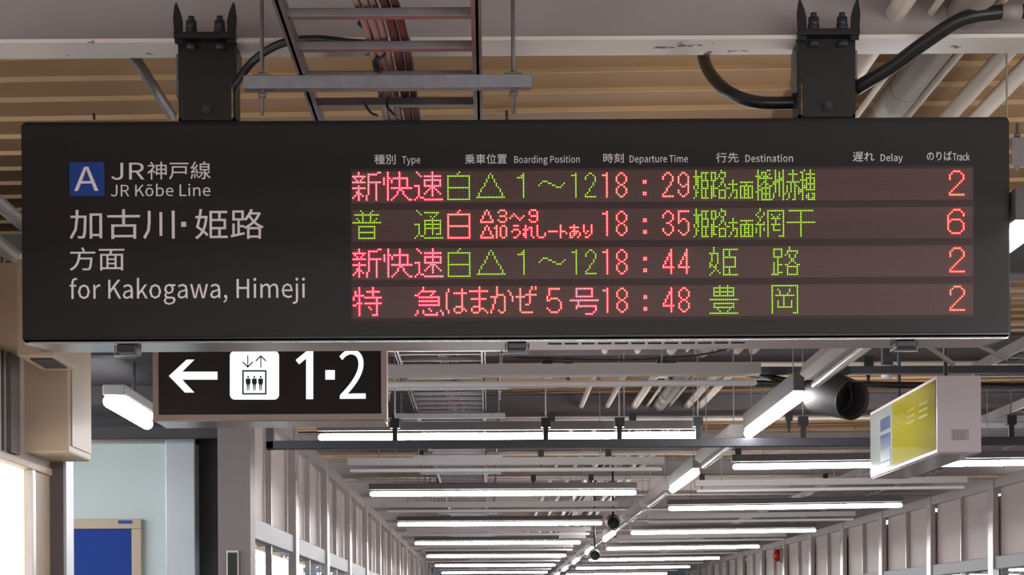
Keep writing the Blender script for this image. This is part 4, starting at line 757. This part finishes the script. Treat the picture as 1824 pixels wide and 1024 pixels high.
for k in range(6):
    y = 15.6 + 3.1 * k
    strut(y, 3.85 + 0.0, 5.05, ZL - 0.09, 'galvanised strut under the right hand cable ladder, %s beyond the yellow sign' % ORD[k], group='struts under the right hand ladder')

# ------------------------------------------------------------------ pipes parallel to the corridor, above the beams
ZP = EYE + 1.915
for px, py, r, m, lab in ((1745, 150, 0.030, M_PIPEW, 'white pipe under the roof, second from the right'), (1802, 150, 0.030, M_PIPEW, 'white pipe under the roof, rightmost'),
        (1668, 148, 0.014, M_PIPEW, 'thin white pipe under the roof right of the big grey one'), (1620, 150, 0.056, M_PIPEG, 'big grey jointed pipe under the roof by the right bracket'),
        (1560, 163, 0.012, M_PIPEW, 'thin white pipe under the roof left of the big grey one'), (1536, 116, 0.032, M_PIPEW, 'white pipe under the roof just behind the right bracket')):
    z = ZP; Yd = (z - EYE) * F / (CY - py); x = P(px, py, Yd).x
    mb = MB((x, 0, z)).tube([(x, -6, z), (x, 60, z)], r, 16)
    if r > 0.05:
        for yc in (6.9, 11, 16, 21): mb.tube([(x, yc, z), (x, yc + 0.3, z)], r * 1.06, 16)
    tag(mb.build('roof_pipe', m), lab, 'pipe', 'pipes under the roof')
for i, (x, lab) in enumerate(((1.05, 'narrow white conduit under the roof, left of the other pipes'), (0.82, 'leftmost narrow white conduit under the roof'))):
    tag(MB((x, 0, ZP)).tube([(x, 9, ZP), (x, 60, ZP)], 0.022, 10).build('roof_pipe', M_PIPEW), lab, 'pipe', 'pipes under the roof')

# ------------------------------------------------------------------ fluorescent battens
def cap_tube(mb, a, b, r, n=12):
    a, b = Vector(a), Vector(b); d = (b - a).normalized()
    mb.tube([a - d * r * 0.9, a - d * r * 0.6, a, b, b + d * r * 0.6, b + d * r * 0.9], [r * 0.4, r * 0.8, r, r, r * 0.8, r * 0.4], n)
def batten(y, x0, x1, z, lit, label, group, tilt=0.0, yaw=False):
    """batten across the corridor: z = tube axis"""
    t = empty('fluorescent_lamp', ((x0 + x1) / 2, y, z)); tag(t, label, 'lamp', group)
    hw = 0.020 if lit else 0.05
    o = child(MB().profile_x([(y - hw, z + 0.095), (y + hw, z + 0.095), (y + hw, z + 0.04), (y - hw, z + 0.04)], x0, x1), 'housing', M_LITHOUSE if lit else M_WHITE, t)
    m = MB(); cap_tube(m, (x0 + 0.03, y, z), (x1 - 0.03, y, z), 0.0225 if lit else 0.016)
    child(m, 'tube', M_TUBE if lit else M_OFF, t)
    for x in (x0 + 0.25, x1 - 0.50):
        child(MB().tube([(x, y, z + 0.08), (x, y, deck_z(x) + 0.01)], 0.0035, 6), 'hanger', M_PIPEG, t)
    if tilt: t.rotation_euler = (0, tilt, 0)
    return t
LX0, LX1 = -1.11, 1.385
for k in range(-6, 18):
    y = 12.55 + 2.72 * k; lit = (k % 2 == 0)
    if y > 60 or k in (-3, -2): continue
    lit = lit or k < 0 and k != -1  # lamps above and behind the viewer are unseen, added for front light
    side = 'glowing' if lit else 'unlit'
    if k < 0: lab = '%s fluorescent lamp hidden over the left part of the hall, %s' % (side, {-1: 'just beyond the departure board', -2: 'behind the departure board', -4: 'added unseen above the viewer', -5: 'added unseen a step behind the viewer', -6: 'added unseen well behind the viewer'}[k])
    else: lab = '%s fluorescent lamp of the left row, %s of its kind beyond the small lit sign' % (side, ORD[k // 2])
    batten(y, LX0, LX1, EYE + 1.225, lit, lab, 'left row of lamps across the corridor')
for k in range(-6, 17):
    y = 15.15 + 2.72 * k; lit = (k % 2 == 0)
    if k in (-2, -3, -1) or y > 60: continue
    lit = lit or k < 0  # the row's near lamps are out of view, added to light the board front
    side = 'glowing' if lit else 'unlit'
    lab = 'glowing fluorescent lamp added unseen to the right row %s the viewer' % ({-4: 'ahead of', -5: 'above', -6: 'behind'}[k]) if k < 0 else '%s fluorescent lamp of the right row, %s of its kind beyond the yellow sign' % (side, ORD[k // 2])
    batten(y, 1.91, 4.42, EYE + 1.24, lit, lab, 'right row of lamps across the corridor', tilt=-0.009)

def line_lamp(y0, y1, x, z, lit, label):
    t = empty('fluorescent_lamp', (x, (y0 + y1) / 2, z)); tag(t, label, 'lamp', 'line of lamps running along the corridor')
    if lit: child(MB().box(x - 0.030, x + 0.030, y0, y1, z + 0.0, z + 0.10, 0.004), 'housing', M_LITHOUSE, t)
    else: child(MB().profile_y([(x - 0.05, z + 0.085), (x - 0.07, z + 0.03), (x - 0.03, z + 0.0), (x + 0.03, z + 0.0), (x + 0.05, z + 0.03), (x + 0.045, z + 0.085)], y0, y1), 'housing', M_WHITE, t)
    m = MB(); cap_tube(m, (x, y0 + 0.05, z - 0.03), (x, y1 - 0.05, z - 0.03), 0.031 if lit else 0.02)
    child(m, 'tube', M_TUBE if lit else M_OFF, t)
    for y in (y0 + 0.2, y1 - 0.2):
        child(MB().tube([(x, y, z + 0.08), (x, y, deck_z(x) + 0.01)], 0.0035, 6), 'hanger', M_PIPEG, t)
XLn = 1.66; ZLn = EYE + 1.24
lits = {-5, -3, -1, 1, 3, 7, 9, 11, 13, 15}  # those above and behind the viewer are unseen, added for front light
for k in range(-5, 19):
    y0 = 7.75 + 2.55 * k
    if y0 > 57: break
    if k in (-4, -2): continue
    lit = k in lits
    y1 = y0 + 2.05
    if k == -1: y0, y1 = 5.96, 7.96
    if k == 0: y0, y1 = 8.12, 9.85
    lab = {-5: 'glowing lamp added unseen to the long middle line, behind the viewer', -3: 'glowing lamp added unseen to the long middle line, above the viewer', -1: 'glowing lamp of the long middle line, showing at the right end of the board'}.get(k) or \
        '%s lamp in the long middle line, %s beyond the departure board' % ('glowing' if lit else 'unlit', ORD[k])
    line_lamp(y0, y1, XLn, ZLn, lit, lab)

# dark duct crossing the corridor
dz = P(1000, 797, 12.3).z
t = empty('cross_duct', (0, 12.3, dz)); tag(t, 'dark slate duct crossing the whole corridor below the first glowing lamp', 'duct')
child(MB().box(P(474, 790, 12.3).x, 6.3, 12.28, 12.36, dz, dz + 0.052, 0.004), 'trunk', M_DUCT, t)
xe = P(474, 790, 12.3).x
child(MB().box(xe, xe + 0.05, 12.28, 12.36, dz, dz + 0.17, 0.004), 'upstand', M_DUCT, t)
for px in (704, 972, 1103, 1243, 1430, 1800):
    x = P(px, 780, 12.33).x
    child(MB().box(x - 0.016, x + 0.016, 12.30, 12.33, dz + 0.05, dz + 0.16).box(x - 0.03, x + 0.03, 12.29, 12.35, dz + 0.13, dz + 0.19), 'clamp', M_BLACK, t)
    child(MB().tube([(x, 12.32, dz + 0.19), (x, 12.32, deck_z(x) + 0.01)], 0.004, 6), 'rod', M_GALVD, t)
t = empty('cross_duct', (0, 11.0, 0)); t.location = (2.5, 11.0, P(1000, 668, 11.0).z); tag(t, 'upper dark duct just below the departure board, crossing behind it', 'duct')
zz = t.location.z
child(MB().box(P(660, 660, 11.0).x, 6.3, 11.0, 11.07, zz, zz + 0.042, 0.004), 'trunk', M_DUCT, t)
for px in (975, 1180, 1500): child(MB().box(P(px, 650, 11.0).x - 0.03, P(px, 650, 11.0).x + 0.03, 10.985, 11.08, zz - 0.01, zz + 0.10), 'clamp', M_BLACK, t)
# white conduit lines across, under beams
for i, (yy, zz, x0, x1) in enumerate(((13.2, EYE + 1.77, -1.6, 6.2), (16.7, EYE + 1.77, -1.6, 6.2), (20.1, EYE + 1.77, -1.6, 6.2), (23.5, EYE + 1.77, -1.6, 6.2))):
    t = empty('cross_conduit', (0, yy, zz)); tag(t, 'thin pale conduit slung across under the roof beams, %s one beyond the board' % ORD[i], 'conduit', 'conduits slung across the corridor')
    child(MB().tube([(x0, yy, zz), (x1, yy, zz)], 0.016, 8), 'conduit', M_PIPEW, t)
    for x in (-0.9 + 0.1 * i, 0.55, 1.25, 2.6, 4.1):
        child(MB().box(x - 0.03, x + 0.03, yy - 0.03, yy + 0.03, zz - 0.02, zz + 0.05).poly([(x - 0.02, zz - 0.02), (x + 0.02, zz - 0.02), (x + 0.006, zz - 0.13), (x - 0.006, zz - 0.13)][::-1], yy - 0.01, yy + 0.01), 'clamp', M_BLACK, t)

# ------------------------------------------------------------------ round horns on the lamp line, detector, bell
def horn(pc, r, length, direction, label):
    c = Vector(pc); d = Vector(direction).normalized()
    t = empty('horn_speaker', c); tag(t, label, 'speaker', None)
    m = MB(); m.tube([c, c + d * length * 0.5, c + d * length], [r, r * 1.08, r * 1.2], 28, caps=False)
    m.tube([c + d * length, c + d * 0.03, c + d * 0.001], [r * 0.82, r * 0.9, r * 0.92], 28, caps=False)
    child(m, 'barrel', mat('dull_horn_grey', srgb(66, 64, 64), 0.7), t)
    m = MB(); m.tube([c + d * (-0.004), c + d * 0.02], r * 1.0, 28, caps=False); m.tube([c + d * 0.02, c + d * (-0.004)], r * 0.88, 28, caps=False)
    child(m, 'rim', M_GALVD, t)
    child(MB().tube([c + d * length * 0.5, c + d * (length * 0.5 + 0.01)], r * 0.84, 28), 'grille', M_BLACK, t)
    top = c + d * length * 0.6
    child(MB().tube([top + Vector((0, 0, r * 0.8)), Vector((top.x, top.y, ZD + 0.02))], 0.012, 8), 'hanger', M_BLACK, t)
horn(P(1518, 713, 10.2), 0.105, 0.30, (-0.42, 1.0, 0.30), 'big grey tubular horn speaker hanging beside the lit middle lamp')
horn(P(1093, 931, 22.6), 0.075, 0.25, (0.02, 1, 0.1), 'small dark round speaker far down the middle lamp line')
horn(P(1060, 990, 26.5), 0.07, 0.25, (0.02, 1, 0.1), 'tiny dark round speaker farthest down the middle lamp line')
c = P(1580, 660, 11.5)
t = empty('smoke_detector', c); tag(t, 'round white smoke detector left of the yellow hanging sign', 'smoke detector')
child(MB().tube([c + Vector((0, 0, 0.03)), c + Vector((0, 0, 0.0)), c + Vector((0, 0, -0.012))], [0.055, 0.065, 0.058], 24), 'base', M_WHITE, t)
child(MB().tube([c + Vector((0, 0, -0.012)), c + Vector((0, 0, -0.035)), c + Vector((0, 0, -0.045))], [0.036, 0.034, 0.026], 20), 'head', M_WHITE, t)
child(MB().box(c.x - 0.03, c.x + 0.03, c.y - 0.03, c.y + 0.03, c.z + 0.028, ZD + 0.02), 'mount', M_DUCT, t)
c = P(1388, 989, 41.5)
t = empty('alarm_lamp', c); tag(t, 'small red fire alarm lamp on the far right wall', 'alarm lamp')
child(MB().tube([(6.24, c.y, c.z), (6.17, c.y, c.z), (6.12, c.y, c.z)], [0.14, 0.13, 0.06], 16), 'dome', M_RED, t)
child(MB().tube([(6.31, c.y, c.z), (6.24, c.y, c.z)], 0.16, 16), 'base', M_WHITE, t)
c = P(1020, 951, 27.0)
t = empty('junction_box', c); tag(t, 'pale ceiling box hung just left of the far middle lamps', 'box')
child(MB().box(c.x - 0.18, c.x + 0.18, c.y, c.y + 0.2, c.z - 0.06, c.z + 0.07, 0.006), 'casing', M_WHITE, t)
child(MB().tube([(c.x, c.y + 0.1, c.z + 0.06), (c.x, c.y + 0.1, ZD + 0.02)], 0.008, 6), 'hanger', M_GALVD, t)

# diagonal dark stay bars near the horn
pipe('stay_bar', [P(1275, 655, 10.9), P(1470, 690, 11.2)], 0.018, M_BLACK, 'dark slanting bar under the roof left of the horn speaker', 'bar', smooth=False)
pipe('stay_bar', [P(1300, 682, 11.6), P(1824, 688, 11.6)], 0.020, M_BLACK, 'dark level bar under the roof behind the horn speaker', 'bar', smooth=False)
pipe('loose_cable', [P(915, 637, 10.5), P(1010, 640, 10.5), P(1120, 641, 10.5), P(1230, 634, 10.5), P(1300, 622, 10.5)], 0.005, M_BLACKGLOSS, 'thin black cable sagging just below the departure board', 'cable')
for i, (a_, b_) in enumerate(((P(1645, 610, 9.5), P(1700, 650, 9.5)), (P(1745, 615, 9.5), P(1795, 640, 9.5)))):
    pipe('stay_bar', [a_, b_], 0.012, M_PIPEG, ['left', 'right'][i] + ' short slanting grey strut under the right end of the board', 'bar', smooth=False)

# ------------------------------------------------------------------ yellow hanging sign on the right
Y0s, Y1s = 10.3, 12.1
xs0 = P(1669, 740, Y0s).x; xs1 = P(1748, 740, Y0s).x; zs0 = P(1700, 806, Y0s).z; zs1 = P(1700, 668.5, Y0s).z
t = empty('hanging_sign', ((xs0 + xs1) / 2, Y0s, zs0)); tag(t, 'boxy hanging sign, yellow and grey side with a blank white end', 'sign')
child(MB().box(xs0, xs1, Y0s, Y1s, zs0, zs1, 0.006), 'casing', M_SIGNWH, t)
e = 0.02
ysplit = Y0s + 1.12
child(MB().box(xs0 - 0.004, xs0, Y0s + e, ysplit, zs0 + e, zs1 - e), 'yellow_face', M_YEL, t)
child(MB().box(xs0 - 0.004, xs0, ysplit + 0.004, Y1s - e, zs0 + e, zs1 - e), 'grey_face', M_SIGNGREY, t)
for k, (z0, z1) in enumerate(((0.62, 0.80), (0.36, 0.56), (0.17, 0.31), (0.08, 0.14))):
    H = zs1 - zs0
    child(MB().box(xs0 - 0.006, xs0 - 0.004, Y1s - 0.62, Y1s - 0.34, zs0 + H * z0, zs0 + H * z1), 'pictogram', M_NAVY, t)
for k in range(9):
    z = zs1 - 0.12 - (k % 3) * 0.035; y = Y0s + 0.2 + (k // 3) * 0.3
    child(MB().box(xs0 - 0.0055, xs0 - 0.004, y, y + 0.22, z, z + 0.012), 'text_line', mat('olive_print', srgb(140, 130, 14), 0.3), t)
a = P(1694, 764, Y0s); b_ = P(1726, 784, Y0s)
child(MB().box(a.x, b_.x, Y0s - 0.002, Y0s, b_.z, a.z), 'sticker', mat('faded_sticker_print', srgb(188, 176, 182), 0.5), t)
for q in range(5):
    z = a.z - 0.012 - q * 0.011
    child(MB().box(a.x + 0.008, b_.x - 0.012 - 0.01 * (q % 2), Y0s - 0.003, Y0s - 0.002, z, z + 0.003), 'text_line', M_PIERG, t)
child(MB().box(xs0 + 0.01, xs1 - 0.01, Y0s + 0.02, Y1s - 0.02, zs0 - 0.006, zs0, 0.002), 'underside', M_UNDER, t)
for y in (Y0s + 0.3, Y1s - 0.3):
    child(MB().tube([((xs0 + xs1) / 2, y, zs1), ((xs0 + xs1) / 2, y, ZD + 0.03)], 0.012, 8), 'hanger', M_DUCT, t)

# ------------------------------------------------------------------ the small lit sign: arrow, lift, 1-2
YS = 8.2
def SX(px, py=690): return P(px, py, YS).x
def SZ(py, px=482): return P(px, py, YS).z
sg = empty('lift_sign', (SX(482), YS, SZ(745))); tag(sg, 'small backlit sign with a left arrow, lift symbol and 1·2', 'sign')
X0, X1, Z0 = SX(272.5), SX(689), SZ(748); Z1 = Z0 + 0.46
fw = SX(283) - SX(273)
f = MB()
f.box(X0, X1, YS - 0.006, YS + 0.10, Z0, Z0 + fw).box(X0, X1, YS - 0.006, YS + 0.10, Z1 - fw, Z1)
f.box(X0, X0 + fw, YS - 0.006, YS + 0.10, Z0 + fw, Z1 - fw).box(X1 - fw, X1, YS - 0.006, YS + 0.10, Z0 + fw, Z1 - fw)
child(f, 'frame', M_SIGNFR, sg)
child(MB().box(X0 + fw, X1 - fw, YS, YS + 0.09, Z0 + fw, Z1 - fw), 'face', M_SIGNBK, sg)
child(MB().box(X0 + 0.01, X1 - 0.01, YS + 0.01, YS + 0.28, Z0 - 0.004, Z0 + 0.003), 'underside', M_TRAY, sg)
child(MB().box(X0 + 0.01, X1 - 0.01, YS + 0.10, YS + 0.28, Z0, Z1 - 0.01, 0.004), 'body', M_SIGNFR, sg)
S = 3.965
def sq(pts): return [(P(260 + x / S, 580 + y / S, YS).x, P(260 + x / S, 580 + y / S, YS).z) for x, y in pts]
def spoly(pts, name, m, front, label=None, thick=0.001):
    child(MB().poly(sq(pts)[::-1], YS - front - thick, YS - front), name, m, sg, label)
spoly([(162, 355), (287, 240), (342, 240), (256, 325), (505, 325), (505, 381), (256, 381), (342, 472), (275, 472)], 'arrow', M_SIGNLIT, 0.0, 'white arrow pointing left')
rr = []
for cx_, cy_, a0 in ((905, 487, 0), (628, 487, 90), (628, 213, 180), (905, 213, 270)):
    for k in range(7):
        an = math.radians(a0 + 15 * k); rr.append((cx_ + 35 * math.cos(an), cy_ + 35 * math.sin(an)))
spoly(rr, 'lift_symbol', M_SIGNLIT, 0.0, 'white square with a lift pictogram')
pic = MB()
def add(pts): pic.poly(sq(pts)[::-1], YS - 0.002, YS - 0.001)
def rect(x0, y0, x1, y1): add([(x0, y0), (x1, y0), (x1, y1), (x0, y1)])
rect(680, 314, 852, 325); rect(680, 476, 852, 487); rect(680, 325, 691, 476); rect(841, 325, 852, 476)
rect(716, 209, 723, 290); add([(683, 250), (683, 262), (719, 298), (755, 262), (755, 250), (719, 286)])
rect(808, 216, 815, 297); add([(775, 256), (775, 244), (811, 209), (848, 244), (848, 256), (811, 221)])
for cx_ in (722, 766, 810):
    add([(cx_ + 7 * math.cos(a * math.pi / 4), 362 + 8 * math.sin(a * math.pi / 4)) for a in range(8)])
    add([(cx_ - 12, 373), (cx_ + 12, 373), (cx_ + 17, 379), (cx_ + 17, 404), (cx_ + 11, 416), (cx_ - 11, 416), (cx_ - 17, 404), (cx_ - 17, 379)])
    add([(cx_ - 10, 416), (cx_ - 1, 416), (cx_ - 3, 459), (cx_ - 8, 459)]); add([(cx_ + 1, 416), (cx_ + 10, 416), (cx_ + 8, 459), (cx_ + 3, 459)])
child(pic, 'pictogram', M_PICTO, sg, 'dark lift pictogram with three figures')
so = sg.location
def PXU(px, py): return U(px, py)
def sletter(key, bx, lab):
    x0, y0, x1, y1 = [260 + bx[0] / S, 580 + bx[1] / S, 260 + bx[2] / S, 580 + bx[3] / S]
    lettering(key, x0, y0, x1, y1, M_SIGNLIT, sg, yb=YS, label=lab, yfront=YS)
spoly([(1181, 175), (1181, 519), (1131, 519), (1131, 232), (1082, 273), (1057, 243), (1140, 175)], 'lettering', M_SIGNLIT, 0.0, 'white figure 1')
sletter('two', (1367, 168, 1551, 516), 'white figure 2')
spoly([(1267, 314), (1334, 314), (1334, 381), (1267, 381)], 'dot', M_SIGNLIT, 0.0, 'white square dot')
for x in (X0 + 0.15, X1 - 0.30):
    child(MB().tube([(x, YS + 0.14, Z1 - 0.01), (x, YS + 0.14, ZD + 0.03)], 0.015, 8), 'hanger', M_GALVD, sg)

# ------------------------------------------------------------------ alcove lamp and ceiling bits
a, b_ = P(192, 716, 10.75), P(262, 752, 12.0)
x = (a.x + b_.x) / 2; z = (a.z + b_.z) / 2
t = empty('fluorescent_lamp', (x, 11.4, z)); tag(t, 'glowing lamp under the dark alcove ceiling on the left', 'lamp')
child(MB().box(x - 0.03, x + 0.10, 10.75, 12.05, z + 0.03, z + 0.09, 0.01), 'housing', M_WHITE, t)
m = MB(); cap_tube(m, (x, 10.8, z), (x, 12.0, z), 0.036); child(m, 'tube', M_TUBE, t)
child(MB().tube([(x + 0.03, 11.4, z + 0.08), (x + 0.03, 11.4, 3.2)], 0.01, 8), 'hanger', M_DARKC, t)
for x, y, lab in ((-3.9, 12.0, 'first'), (-3.9, 9.4, 'second'), (-5.1, 12.0, 'third'), (-5.1, 9.4, 'fourth')):  # unseen lamps added to brighten the alcove wall
    t = empty('fluorescent_lamp', (x, y + 0.6, 2.9)); tag(t, '%s unseen lamp added to brighten the left alcove, out of sight past the beige boxes' % lab, 'lamp')
    child(MB().box(x - 0.03, x + 0.03, y, y + 1.25, 2.95, 3.01, 0.01), 'housing', M_WHITE, t)
    m = MB(); cap_tube(m, (x, y + 0.05, 2.9), (x, y + 1.2, 2.9), 0.055); child(m, 'tube', M_TUBE, t)
    child(MB().tube([(x, y + 0.6, 3.0), (x, y + 0.6, 3.2)], 0.01, 8), 'hanger', M_DARKC, t)
# fitting on the right edge
t = empty('pipe_clamp', P(1812, 260, 6.4)); tag(t, 'grey clamp with a bolt at the right end of the departure board', 'clamp')
a = P(1803, 295, 6.4); c = P(1850, 240, 6.4)
child(MB().box(a.x, c.x, 6.4, 6.44, P(1803, 258, 6.4).z, P(1803, 244, 6.4).z, 0.002).box(a.x, c.x + 0.02, 6.4, 6.406, a.z, P(1803, 258, 6.4).z), 'plate', M_GALVD, t)
q = P(1812, 244, 6.42)
child(MB().tube([(q.x, q.y, q.z - 0.11), (q.x, q.y, q.z + 0.045)], 0.005, 8).hexa((q.x, q.y, q.z), 0.011, 0.012).hexa((q.x, q.y, q.z - 0.1), 0.011, 0.012), 'bolt', M_GALVD, t)
